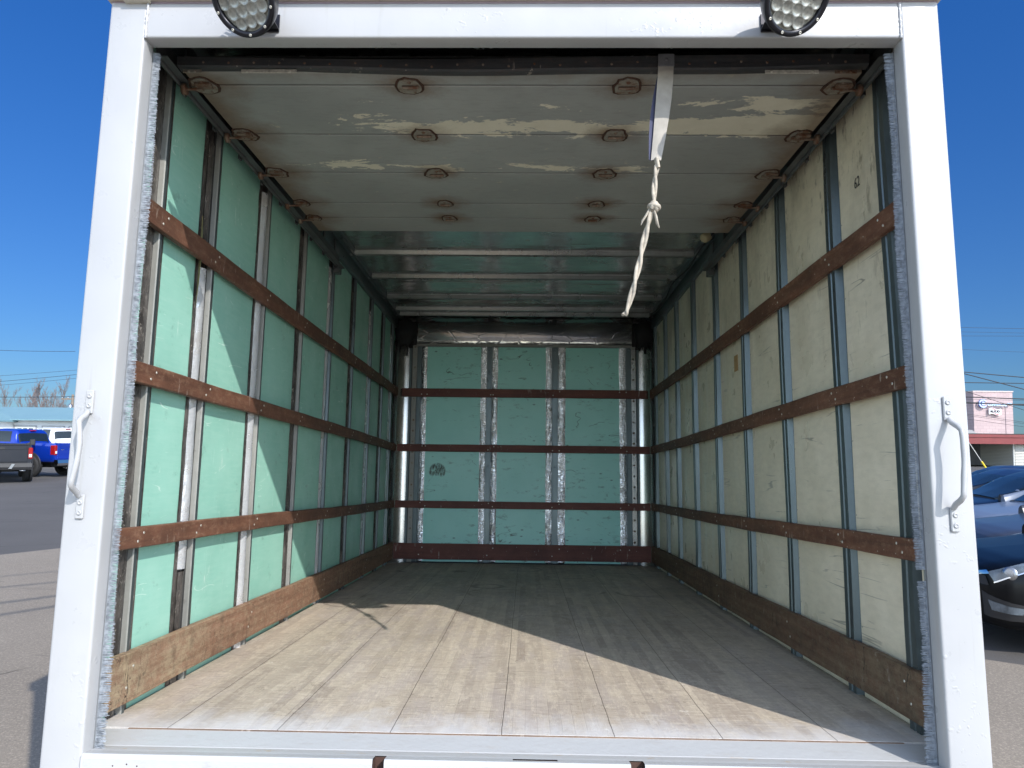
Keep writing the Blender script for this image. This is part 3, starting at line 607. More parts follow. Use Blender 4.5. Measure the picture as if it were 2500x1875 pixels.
# torn kraft flap on second stud
m = MB(); m.grid(lambda a, b: (-1.186+.022*math.sin(3*a)*b, .615-.028*b*math.sin(math.pi*a)-.0*b, 1.43+.36*a), 24, 4); m.build('torn_paper_facing', M['peel'], LW)
prev = .075
for i, (a, b) in enumerate(edges):
    if a > prev+.02: board(prev, a+.004, PX, M['green'], LW, -1)
    prev = b-.004
board(prev, 4.70, PX, M['green'], LW, -1)
prev = .07
for i, y in enumerate(RST + [4.76]):
    a = y-.045
    if a > prev+.02: board(prev+.0015, a, PX+.0005, M['cream'], RW, 1)
    prev = y+.045
m = MB(); c = bx(1797, 887, 0, PX-.001); m.box(PX-.0006, PX-.002, c.y-.035, c.y+.035, c.z-.045, c.z+.045); m.build('tape_square', M['tape'], RW, label='small square of brown tape')
c = bx(2092, 446, 0, PX-.001)
mt = Matrix.Translation((PX-.0012, c.y, c.z)) @ Matrix(((0, 0, -1, 0), (-1, 0, 0, 0), (0, 1, 0, 0), (0, 0, 0, 1)))
textmesh('62', .055, .0003, 'handwritten_number', M['ink'], RW, mt, sx=.8)
# rails
RZ = [(1.612, 1.689), (1.109, 1.175), (.600, .664)]
def side_rail(sgn, z0, z1, y0, y1, mat, lab, name='wall_rail', studs=(), tk=.019, warp=.004):
    m = MB(); n = 26; ph = random.random()*6
    for k in range(n):
        ya, yb = y0+(y1-y0)*k/n, y0+(y1-y0)*(k+1)/n
        w_ = lambda y: warp*math.sin(y*1.3+ph)+.0012*math.sin(y*9+ph)
        xi, xo = sgn*RX, sgn*(RX+tk); b = .003
        ring = lambda y: [(xo, y, z0+w_(y)), (xi+sgn*b, y, z0+w_(y)), (xi, y, z0+b+w_(y)), (xi, y, z1-b+w_(y)), (xi+sgn*b, y, z1+w_(y)), (xo, y, z1+w_(y))]
        v = ring(ya)+ring(yb); m.add(v, [(a, (a+1) % 6, 6+(a+1) % 6, 6+a) for a in range(6)])
        if k == 0: m.add(ring(ya), [(0, 1, 2, 3, 4, 5)])
        if k == n-1: m.add(ring(yb), [(0, 1, 2, 3, 4, 5)])
    for y in studs:
        for dy, f in ((-.014, .32), (.018, .7)):
            if y+dy < y1: m.dome((sgn*RX, y+dy, z0+(z1-z0)*f+warp*math.sin(y*1.3+ph)), .0048, (-sgn, 0, 0), .0022, 1, 8)
    return m.build(name, [mat, M['screw']], T, label=lab)
nm = ('top', 'middle', 'bottom')
for i, (z0, z1) in enumerate(RZ):
    side_rail(-1, z0, z1, .185, LB+.02, M['rail'], nm[i]+' dark wooden rail of the left wall', studs=LST)
    side_rail(1, z0, z1, .185, LB+.02, M['rail'], nm[i]+' dark wooden rail of the right wall', studs=RST)
side_rail(-1, .144, .291, .185, LB+.02, M['kick'], 'left scuffed wooden kick board', 'kick_board', LST[::2], .024, .003)
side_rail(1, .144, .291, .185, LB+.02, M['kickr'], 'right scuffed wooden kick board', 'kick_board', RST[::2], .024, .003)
for i, (z0, z1) in enumerate(RZ + [(.147, .287)]):
    m = MB(); x0 = -1.12 if i == 0 else -1.156; m.box(x0, -x0 if i else 1.13, LB, LB+.018, z0, z1, 0, .003)
    for x in (-.93, -.89, -.31, -.27, .27, .33, .88, .95):
        m.dome((x+random.uniform(-.01, .01), LB, z0+(z1-z0)*random.choice((.3, .75))), .0055, (0, -1, 0), .002, 1, 8)
    m.build('kick_board' if i == 3 else 'wall_rail', [M['railb'], M['screw']], T, label=('wooden kick board of the front wall' if i == 3 else nm[i]+' dark wooden rail of the front wall'))
# front bulkhead
m = MB(); m.box(-1.2, 1.2, 4.775, 4.80, .05, 2.33, 0); m.box(-1.21, 1.21, 4.84, 4.86, -.1, 2.39, 1)
FWL = m.build('front_wall', [M['dark'], M['exterior']], T, label='front wall of the cargo box')
YB = 4.758
BT = 2.088
for x0, x1 in ((-.902, -.393), (-.243, .212), (.382, .888)):
    m = MB(); m.box(x0, x1, YB, YB+.003, .125, BT, 0, .001); m.build('wall_board', M['greenb'], FWL)
fb = mat_foil(); fb.name = 'wrinkled_back_foil'
for q_ in fb.node_tree.nodes:
    if q_.type == 'BUMP': q_.inputs['Strength'].default_value = .95
    if q_.type == 'BSDF_PRINCIPLED': q_.inputs['Metallic'].default_value = .92
def bfoil(x0, x1, seed, mat=fb, z0=.13, z1=BT, bul=.010):
    m = MB()
    def fn(a, b):
        z = z0+(z1-z0)*a; x = x0+(x1-x0)*b; e = .004*noise.noise(Vector((z*5, seed, 2)))*(1 if b in (0, 1) else 0)
        return (x+e, YB-.002-max(0, bul*math.sin(math.pi*b)*(.5+.6*noise.noise(Vector((z*3, seed, 0)))) + .0028*noise.noise(Vector((z*12, x*110, seed)))), z)
    m.grid(fn, 120, 6); m.build('foil_strip', mat, FWL)
for i, (a, b) in enumerate(((-.945, -.898), (-.398, -.345), (-.29, -.238), (.206, .262), (.322, .388), (.882, .945))): bfoil(a, b, i+.37)
def ystud(xc, half=.026, rise=.022, mat=M['steel'], fl=.012):
    m = MB(); p = [(xc-half-fl, YB), (xc-half, YB), (xc-half+.003, YB-rise), (xc+half-.003, YB-rise), (xc+half, YB), (xc+half+fl, YB), (xc+half+fl, YB+.004), (xc-half-fl, YB+.004)]
    m.prism(p, 2, .125, BT+.004); 
    for z in (BT-.03, .98): m.lathe([(.010, 0), (.010, .002), (.006, .004), (.0002, .003)], (xc, YB-rise, z), (0, -1, 0), 12)
    m.build('wall_stud', mat, FWL)
ystud(-.318, .024); ystud(.293, .026); ystud(-.968, .018); ystud(.97, .02)
for sgn in (-1, 1):
    # bolted angle
    m = MB(); m.box(sgn*.992, sgn*1.035, YB-.02, YB-.014, .12, BT+.01, 0, .001); m.box(sgn*1.04, sgn*1.062, YB-.026, YB-.016, .12, BT-.02, 1, .002)
    for k in range(20):
        z = .22+k*.098
        if z < BT: m.lathe([(.010, 0), (.0095, .003), (.006, .003), (.005, .001), (.0002, .001)], (sgn*1.012, YB-.02, z), (0, -1, 0), 12, 2)
    m.build('bolted_angle', [M['alu'] if sgn > 0 else M['steel_l'], M['steel'], M['hinge2']], FWL, label=('right' if sgn > 0 else 'left')+' bolted corner angle')
    # rounded corner post
    r = .125; cx_, cyy = sgn*(1.19-r), 4.752-r
    m = MB(); m.grid(lambda a, b: (sgn*1.19-sgn*r*(1-math.sin(b*math.pi/2))-0*a, cyy+r*math.cos(b*math.pi/2)-0, .115+(2.12-.115)*a), 24, 14)
    m.build('corner_post', M['alu'], FWL, label=('right' if sgn > 0 else 'left')+' rounded corner post')
# coved top of the bulkhead
r = .235; zt = 2.345; 
m = MB()
m.grid(lambda a, b: (-1.0+2.0*a, 4.745-r+r*math.sin(b*math.pi/2)*1.0, zt-r+r*math.cos(b*math.pi/2)+.004*noise.noise(Vector((a*6, b*2, 0)))), 60, 20)
m.build('coved_panel', M['cove'], FWL, label='dark shiny coved metal panel above the front boards')
m = MB(); m.box(-1.0, 1.0, YB-.03, YB-.008, BT, BT+.022, 0, .002); m.build('trim_strip', M['steel_l'], FWL)
for sgn in (-1, 1):
    m = MB(); c = Vector((sgn*1.10, 4.67, 2.22)); nn = 14
    def cap(a, b):
        th, ph = a*math.pi, b*2*math.pi; q = Vector((math.sin(th)*math.cos(ph)*.10, math.sin(th)*math.sin(ph)*.06, math.cos(th)*.13))
        return c + q*(1+.3*noise.noise(q*14+Vector((sgn*3, 0, 0))))
    m.grid(cap, nn, 18); m.build('sealed_corner', M['sealant'], FWL, label=('right' if sgn > 0 else 'left')+' upper corner smeared with black sealant')
    m = MB()
    for k in range(7):
        x = sgn*(1.04+.02*k+random.uniform(-.01, .01)); L_ = random.uniform(.03, .14); m.tube([(x, YB-.045-.012*k, 2.13), (x, YB-.045-.012*k, 2.13-L_)], [.012, .006], 6)
    m.build('sealant_drip', M['sealant'], FWL)
# roof
m = MB(); m.box(-1.2, 1.2, .1, 4.84, 2.352, 2.36, 0); m.box(-OX, OX, .09, 4.86, 2.385, 2.40, 1)
RF = m.build('roof', [M['roof'], M['exterior']], T, label='dull metal roof of the cargo box')
for i, y in enumerate((.55, 1.1, 1.65, 2.16, 2.74, 3.30, 3.89, 4.30, 4.50)):
    h = .026; m = MB(); hw = .036 if i < 7 else .026
    m.prism([(y-hw, 2.3515), (y-hw, 2.347), (y-hw*.5, 2.3515-h), (y-hw*.35, 2.3515-h-.002), (y-.003, 2.3515-h+.004), (y+hw*.35, 2.3515-h-.002), (y+hw*.5, 2.3515-h), (y+hw, 2.347), (y+hw, 2.3515)], 0, -1.16, 1.16)
    m.build('roof_bow', M['bow'], RF)
for sgn in (-1, 1):
    m = MB(); m.prism([(sgn*1.198, 2.24), (sgn*1.198, 2.351), (sgn*1.12, 2.351), (sgn*1.125, 2.335), (sgn*1.165, 2.325), (sgn*1.17, 2.25), (sgn*1.176, 2.24)], 1, .1, 4.83); m.prism([(sgn*1.14, 2.318), (sgn*1.125, 2.315), (sgn*1.125, 2.330), (sgn*1.14, 2.331)], 1, 2.4, 4.6)
    for k in range(7): m.dome((sgn*1.168, 2.6+k*.3, 2.27), .006, (-sgn, 0, 0), .003, 0, 8)
    m.build('roof_rail', M['steel'], T, label=('right' if sgn > 0 else 'left')+' upper side rail under the roof')
    # door track
    m = MB(); m.prism([(sgn*1.152, 2.135), (sgn*1.152, 2.215), (sgn*1.148, 2.215), (sgn*1.148, 2.139), (sgn*1.112, 2.139), (sgn*1.112, 2.135)], 1, .14, 2.43)
    m.tube([(sgn*1.146, .15, 2.134), (sgn*1.146, 2.40, 2.137)], .0085, 8)
    for k in range(9):
        y = .35+k*.25; m.lathe([(.0125, -.006), (.0125, .006)], (sgn*1.146, y, 2.1355), (0, 1, 0), 10)
        m.box(sgn*1.16, sgn*1.152, y-.012, y+.012, 2.12, 2.30, 0)
    m.box(sgn*1.175, sgn*1.135, 2.39, 2.45, 2.10, 2.17, 0, .004)
    m.build('door_track', mat_steel('dark_track_steel', (.12, .125, .13), .4, .6, .6) if sgn < 0 else bpy.data.materials['dark_track_steel'], T, label=('right' if sgn > 0 else 'left')+' overhead track of the roll-up door')
# cable running along the right roof corner and bare wire over the roof sheet
m = MB(); m.tube([(1.12+.012*math.sin(y*7), y, 2.300+.012*math.sin(y*4.3)) for y in [2.1+.08*i for i in range(30)]], .006, 6)
m.tube([(.19+.55*t, 1.98+.02*math.sin(9*t), 2.335-.012*math.sin(math.pi*t)) for t in [i/12 for i in range(13)]], .004, 6); m.build('roof_cable', M['black'], T)
# roll-up door
zd = lambda y: 2.128+.016*(y-.2)
DR = MB().box(-1.095, 1.095, .205, 1.80, 2.172, 2.176, 0).build('roll_up_door', M['dark'], T, label='raised grey roll-up door with flaking paint and rusty hinges')
sy = [.215] + list(HR) + [1.80]
for i in range(6):
    y0, y1 = sy[i]+.0035, sy[i+1]-.0035
    m = MB(); v = []
    for x in (-1.093, 1.093):
        for y, dz in ((y0, .002), (y0+.006, 0), (y1-.006, 0), (y1, .002)): v.append((x, y, zd(y)+dz))
        v += [(x, y1, zd(y1)+.018), (x, y0, zd(y0)+.018)]
    m.add(v, [(a, (a+1) % 6, 6+(a+1) % 6, 6+a) for a in range(6)] + [tuple(range(6)), tuple(range(6, 12))]); m.build('door_panel', M['door'], DR)
m = MB(); n = 40
def ztop(x): return 2.163+.012*(x+1.1)/2.2+.004*math.sin(x*3.1)-.006*math.cos(x*2.0)
def zbot(x): return 2.120+.014*abs(x+.05)**1.5+.003*math.sin(x*7)
for k in range(n):
    xa, xb = -1.105+2.21*k/n, -1.105+2.21*(k+1)/n
    ring = lambda x: [(x, .190, zbot(x)+.004), (x, .187, ztop(x)-.004), (x, .195, ztop(x)), (x, .222, ztop(x)), (x, .222, zbot(x)), (x, .196, zbot(x))]
    m.add(ring(xa)+ring(xb), [(a, (a+1) % 6, 6+(a+1) % 6, 6+a) for a in range(6)], 0, False)
m.add(ring(-1.105), [(0, 1, 2, 3, 4, 5)]); m.add(ring(1.105), [(0, 1, 2, 3, 4, 5)])
for k in range(26): 
    x = -1.02+k*.082; m.dome((x, .189, (ztop(x)+zbot(x))/2-.004+random.uniform(-.005, .005)), .0045, (0, -1, 0), .0015, 1, 8)
m.build('bottom_bar', [M['bar'], M['hinge']], DR, label='black weathered bottom bar of the roll-up door')
fw = flat('flaked_white', (.45, .42, .36), .6, var=.4, vs=60)
for x0, x1, mt_ in ((-1.09, -1.03, M['hinge2']), (-.90, -.72, fw), (.78, .95, fw), (1.0, 1.07, M['hinge'])):
    m = MB(); m.box(x0, x1, .20, .204, 2.116, 2.128, 0, .001)
    for x in (x0+.02, x1-.02): m.dome((x, .2, 2.121), .005, (0, -1, 0), .005, 0, 8)
    m.build('latch_bracket', mt_, DR)
for hi, hx in enumerate(HC):
    for hj, hy in enumerate(HR):
        z = zd(hy); s_ = 1.12 if hj < 3 else .92
        m = MB(); rnd = random.Random(hi*9+hj); out_ = []
        for k in range(18):         # ragged galvanised leaf outline
            q = 2*math.pi*k/18; rx = .036*s_*(1+.10*math.sin(3*q)+rnd.uniform(-.10, .10)); ry = .046*s_*(1+.12*math.cos(2*q)+rnd.uniform(-.10, .10)); out_.append((hx+rx*math.cos(q), hy+ry*math.sin(q)))
        m.add([(x, y, z-.0045) for x, y in out_]+[(x, y, z+.001) for x, y in out_], [tuple(range(18))]+[(a, (a+1) % 18, 18+(a+1) % 18, 18+a) for a in range(18)], 0)
        m.add([(hx+(x-hx)*1.22, hy+(y-hy)*1.16, z-.0022) for x, y in out_]+[(hx+(x-hx)*1.22, hy+(y-hy)*1.16, z+.001) for x, y in out_], [tuple(range(18))]+[(a, (a+1) % 18, 18+(a+1) % 18, 18+a) for a in range(18)], 2)
        jx, jy = rnd.uniform(-.004, .004), rnd.uniform(-.005, .005)
        m.tube([(hx-.024*s_+jx, hy+jy, z-.009), (hx+jx, hy+jy+.001, z-.0095), (hx+.026*s_+jx, hy+jy, z-.009)], [.0055, .0062, .005], 8, 1)
        m.add([(hx+jx-.017*s_, hy+.006, z-.0075), (hx+jx+.012*s_, hy+.008, z-.0085), (hx+jx+.016*s_, hy+.027, z-.0055), (hx+jx-.010*s_, hy+.033, z-.005)], [(0, 1, 2, 3)], 0)
        m.dome((hx+jx+rnd.uniform(-.003, .003), hy-.024*s_, z-.0045), .0075, (0, 0, -1), .005, 1, 9); m.dome((hx+jx+.012, hy+.030*s_, z-.0045), .005, (0, 0, -1), .003, 1, 8)
        if hi in (0, 3):
            sg = -1 if hi == 0 else 1; m.tube([(hx, hy, z-.014), (hx+sg*.07, hy, z-.014)], .005, 8, 1); m.lathe([(.004, 0), (.019, .001), (.019, .014), (.004, .015)], (hx+sg*.058, hy, z-.014), (sg, 0, 0), 14, 1); m.box(hx-.02, hx+.035, hy-.03, hy-.012, z-.016, z-.0045, 1, .002)
        m.build('door_hinge', [M['hinge2'], M['hinge'], M['rustdark']], DR)
# unseen dark panel and bar added so the gap above the header stays black
m = MB(); m.box(-1.19, 1.19, .075, .10, 2.225, 2.351, 0); m.box(-.55, .55, .12, .15, 2.215, 2.24, 0, .004)
m.build('dark_gap_filler', M['dark'], T)
# dome light on the roof by the right track
c = bx(1722, 582, 2, 2.285)
m = MB(); m.lathe([(.03, 0), (.032, .01), (.026, .018)], (c.x, c.y, 2.345), (0, 0, -1), 18, 1); ax = Vector((-.75, -.35, -.55)).normalized()
m.lathe([(.028, -.03), (.03, .0), (.029, .03), (.021, .038), (.0003, .04)], c+Vector((.01, 0, .012)), ax, 20, 0); m.lathe([(.031, -.034), (.033, -.02), (.033, -.008), (.031, -.006)], c+Vector((.01, 0, .012)), ax, 20, 1)
m.build('dome_light', [M['lampglass'], M['steel']], T, label='small glass dome light by the right roof rail')
# work lights
def work_light(u, sg, lab):
    c = bx(u, -4 if sg < 0 else -8, 1, -.135); nrm = Vector((sg*.28, -.72, -.60)).normalized(); a = nrm.cross(Vector((0, 0, 1))).normalized(); b = nrm.cross(a)
    r = .100
    m = MB(); m.lathe([(r*.72, -.045), (r*.90, -.035), (r*.97, -.010), (r, -.008), (r, .004), (r*.985, .008), (r*.86, .008), (r*.835, .003), (r*.835, -.006)], c, nrm, 48)
    for k in range(3): m.lathe([(r*.7, -.046-.009*k), (r*.7*(1-.06*k), -.046-.009*k), (r*.7*(1-.06*k), -.050-.009*k), (r*.5, -.050-.009*k)], c, nrm, 32)
    m.lathe([(r*.5, -.075), (r*.5, -.04)], c, nrm, 24)
    for k in range(10):
        q = 2*math.pi*(k+.3)/10; m.lathe([(.0042, .008), (.0042, .0098), (.0022, .0098), (.0018, .0085), (.0002, .0085)], c+(a*math.cos(q)+b*math.sin(q))*r*.925, nrm, 10, 1)
    h = m.build('work_light', [M['housing'], M['screw']], T, label=lab)
    m = MB(); m.lathe([(r*.835, -.006), (.0003, -.006)], c, nrm, 40); 
    m.build('lens', M['lensface'], h)
    m = MB(); d = r*.34
    for i in range(-3, 4):
        for j in range(-3, 4):
            p = a*(d*(i+.5*(j % 2))) + b*(d*.87*j)
            if p.length < r*.70:
                m.lathe([(d*.56, -.001), (d*.50, .0), (d*.42, -.003), (d*.2, -.005), (.0003, -.0052)], c+p+nrm*.0, nrm, 18)
    m.build('reflector_cup', M['reflector'], h)
    m = MB(); bz = 2.128; xx = c.x+sg*(-.028); m.box(xx-.03, xx+.03, -.05, -.0008, bz, bz+.004, 0, .001)
    m.box(xx-.03, xx+.03, -.006, -.0008, bz-.005, bz+.05, 0, .001); m.tube([(xx, -.045, bz+.004), (c.x, c.y+.07, c.z+.02)], .010, 8)
    m.build('bracket', M['housing'], h)
work_light(593, -1, 'left round work light on the header'); work_light(1946, 1, 'right round work light on the header')
# chassis below
m = MB(); m.box(-1.19, 1.19, .2, 4.8, -.02, .05, 0); m.box(-.45, -.35, .3, 4.8, -.28, -.02, 0); m.box(.35, .45, .3, 4.8, -.28, -.02, 0); m.tube([(-.95, 3.0, -.42), (.95, 3.0, -.42)], .07, 12); m.build('chassis', M['dark'], T)
for sgn in (-1, 1):
    m = MB()
    for off in (0, .26): m.lathe([(.2, -.1), (.34, -.11), (.4, -.08), (.41, 0), (.4, .08), (.34, .11), (.2, .1)], (sgn*(1.05-off), 3.0, -.36), (1, 0, 0), 32, 0); m.lathe([(.2, -.08), (.1, -.02), (.0003, -.02)], (sgn*(1.05-off), 3.0, -.36), (-sgn, 0, 0), 20, 1)
    m.build('wheel', [M['black'], M['exterior']], T)

# ---------------------------------------------------------------- pull strap (hangs from the door bar)
sroot = empty('pull_strap', BOXM @ Vector((.463, .186, 2.165))); sroot.rotation_euler = (-BETA, 0, 0)
sroot['label'] = 'dusty grey pull strap with a knotted cream cord hanging from the raised door'; sroot['category'] = 'strap'
S0 = Vector((.463, .186, 2.165))
m = MB(); ln = []
for i in range(31):
    t = i/30; z = 2.169-.352*t; xc = .4635-.036*t**1.6; hw = .0245-.0088*max(0, (t-.35)/.65)**1.5; y = .1835-.002*math.sin(t*7)+.006*t
    ln.append((xc, y, z, hw))
m.grid(lambda a, b: (lambda q: Vector((q[0]+(b*2-1)*q[3], q[1]-.0035*math.cos((b*2-1)*1.4)*a, q[2]))-S0)(ln[round(a*30)]), 30, 6)
m.grid(lambda a, b: (lambda q: Vector((q[0]+(b*2-1)*q[3], q[1]+.0022-.0035*math.cos((b*2-1)*1.4)*a, q[2]))-S0)(ln[round(a*30)]), 30, 6)
st = m.build('webbing', M['strap'], sroot)
m = MB(); m.grid(lambda a, b: Vector((.436-.030*a-.009*math.sin(math.pi*a)*(1-b)+.016*b, .192+.010*b, 2.10-.28*a))-S0, 20, 3); m.build('webbing_back', M['strapdark'], sroot)
m = MB(); m.box(.4385-S0.x, .489-S0.x, .1795-S0.y, .1835-S0.y, 2.128-S0.z, 2.170-S0.z, 0, .001); m.dome(Vector((.464, .179, 2.15))-S0, .006, (0, -1, 0), .002, 0, 8); m.build('stitched_tab', M['strapend'], sroot)
m = MB(); m.tube([Vector((.4275, .186, 1.822))-S0, Vector((.430, .186, 1.81))-S0, Vector((.434, .187, 1.79))-S0], [.0135, .0145, .0125], 10, 0, True, .5); m.build('end_loop', M['rope'], sroot)
m = MB()
def strand(pts, ph, r, tw, amp):
    o = []; P = [Vector(p) for p in pts]; n = 60
    for i in range(n+1):
        t = i/n*(len(P)-1); k = min(int(t), len(P)-2); f = t-k; p = P[k].lerp(P[k+1], f); q = ph+tw*i/n
        o.append(p+Vector((math.cos(q)*amp, math.sin(q)*amp, 0))-S0)
    return o
up = [(.431, .187, 1.80), (.424, .188, 1.76), (.421, .189, 1.72), (.420, .19, 1.675)]
lo = [(.414, .19, 1.655), (.398, .192, 1.60), (.384, .195, 1.54), (.374, .196, 1.49), (.362, .197, 1.44), (.350, .198, 1.39), (.333, .199, 1.335), (.326, .199, 1.325)]
for ph in (0, math.pi): m.tube(strand(up, ph, 0, 5, .0042), .0055, 7); m.tube(strand(lo, ph, 0, 13, .0048), [.0062-.0012*i/60 for i in range(61)], 7)
m.tube([Vector(p)-S0 for p in ((.405, .19, 1.66), (.393, .186, 1.635), (.383, .186, 1.62), (.378, .187, 1.605))], [.005, .009, .008, .002], 7, 0, True, .4)
m.tube([Vector(p)-S0 for p in ((.418, .185, 1.655), (.424, .182, 1.63), (.427, .182, 1.61), (.434, .183, 1.595))], [.006, .010, .010, .003], 7, 0, True, .4)
m.build('cord', M['rope'], sroot)
m = MB(); kc = Vector((.419, .187, 1.664))-S0
for ax_, rr in (((.3, .2, 1), .013), ((1, .3, .5), .012), ((-.8, .4, .7), .011)):
    A = Vector(ax_).normalized(); u1 = A.orthogonal().normalized(); u2 = A.cross(u1)
    m.tube([kc+(u1*math.cos(q)+u2*math.sin(q)*1.2)*rr for q in [i*math.pi/8 for i in range(17)]], .0075, 8, 0, False)
m.build('knot', M['rope'], sroot)

# ---------------------------------------------------------------- vehicles
P_ = dict(glass=flat('tinted_glass', (.012, .018, .02), .06, 0, .8), chrome=flat('chrome', (.75, .75, .77), .12, 1), tyre=flat('tyre_rubber', (.02, .02, .021), .8),
    rim=flat('alloy_rim', (.35, .36, .38), .3, .9), blackpl=flat('black_plastic', (.02, .02, .022), .5), headl=flat('headlight_glass', (.10, .12, .14), .06, .0, .8, var=.5, vs=9), red=flat('red_tail_lamp', (.30, .008, .01), .15, 0, .7), lampw=flat('clear_lamp', (.8, .8, .78), .15, .2))
class Shell:
    def __init__(s, st): s.st = st            # stations: (x, [(y,z)...] half ring bottom centre -> top centre)
    def pt(s, u, t, side=1):
        def cm(a, b, c, d, f): return .5*((2*b)+(c-a)*f+(2*a-5*b+4*c-d)*f*f+(-a+3*b-3*c+d)*f**3)
        n = len(s.st); k = min(int(u), n-2); f = u-k; st = [s.st[max(0, min(n-1, k+j))] for j in (-1, 0, 1, 2)]
        mring = len(st[0][1]); j = min(int(t), mring-2); g = t-j
        res = []
        for (x, r) in st:
            a = [r[max(0, min(mring-1, j+q))] for q in (-1, 0, 1, 2)]
            res.append((x, cm(a[0][0], a[1][0], a[2][0], a[3][0], g)*.5+(a[1][0]*(1-g)+a[2][0]*g)*.5, cm(a[0][1], a[1][1], a[2][1], a[3][1], g)*.5+(a[1][1]*(1-g)+a[2][1]*g)*.5))
        x = st[1][0]*(1-f)+st[2][0]*f
        y = cm(res[0][1], res[1][1], res[2][1], res[3][1], f)*.5+(res[1][1]*(1-f)+res[2][1]*f)*.5; z = cm(res[0][2], res[1][2], res[2][2], res[3][2], f)*.5+(res[1][2]*(1-f)+res[2][2]*f)*.5
        return Vector((x, max(y, 0)*side, z))
    def mesh(s, sub=4):
        m = MB(); n = (len(s.st)-1)*sub; k = (len(s.st[0][1])-1)*3
        for side in (1, -1): m.grid(lambda a, b: s.pt(a*(len(s.st)-1), b*(len(s.st[0][1])-1), side), n, k)
        for u in (0, len(s.st)-1):
            ring = [s.pt(u, j/3, 1) for j in range(k+1)] + [s.pt(u, j/3, -1) for j in range(k, -1, -1)]; m.add(ring, [tuple(range(len(ring)))], 0)
        return m
    def patch(s, m, u0, u1, t0, t1, off=.006, side=1, mi=0, nu=8, nv=5, quad=None):
        def fn(a, b):
            if quad:
                (ua, ta), (ub, tb), (uc, tc_), (ud, td) = quad; u = (ua*(1-a)+ub*a)*(1-b)+(ud*(1-a)+uc*a)*b; t = (ta*(1-a)+tb*a)*(1-b)+(td*(1-a)+tc_*a)*b
            else: u = u0+(u1-u0)*a; t = t0+(t1-t0)*b
            e = .02; p = s.pt(u, t, side); du = s.pt(min(u+e, len(s.st)-1.001), t, side)-s.pt(max(u-e, 0), t, side); dt = s.pt(u, t+e, side)-s.pt(u, max(t-e, 0), side)
            nn = du.cross(dt)
            nn = nn.normalized() if nn.length > 1e-9 else Vector((0, 0, 1))
            c = Vector((p.x*.5, 0, .7))
            if nn.dot(p-c) < 0: nn = -nn
            return p+nn*off
        m.grid(fn, nu, nv, mi); return m
def wheel(parent, x, y, r, wd, side, mud=False):
    m = MB(); m.lathe([(r*.62, -wd*.45), (r*.9, -wd*.5), (r, -wd*.36), (r, wd*.36), (r*.9, wd*.5), (r*.62, wd*.45)], (x, y, r), (0, 1, 0), 36)
    if mud:
        for k in range(30):
            q = 2*math.pi*k/30; c = Vector((x+math.cos(q)*r, y, r+math.sin(q)*r))
            for s2 in (-1, 1): 
                p = c+Vector((0, s2*wd*.24, 0)); m.lathe([(.03, -.012), (.03, .014), (.0005, .014)], p, (math.cos(q), 0, math.sin(q)), 4)
    wo = m.build('wheel', P_['tyre'], parent)
    m = MB(); yo = y+side*wd*.40
    m.lathe([(r*.62, 0), (r*.60, -.0), (r*.56, -.03)], (x, yo, r), (0, side, 0), 28)
    m.lathe([(.07, .0), (.05, .02), (.0003, .022)], (x, yo-side*.01, r), (0, side, 0), 14)
    for k in range(6):
        q = 2*math.pi*k/6; d = Vector((math.cos(q), 0, math.sin(q))); e = Vector((-math.sin(q), 0, math.cos(q))); c = Vector((x, yo-side*.012, r))
        m.add([c+d*.04+e*.03, c+d*.04-e*.03, c+d*r*.6-e*.05, c+d*r*.6+e*.05], [(0, 1, 2, 3)])
    m.build('rim', P_['rim'], wo)
    return wo
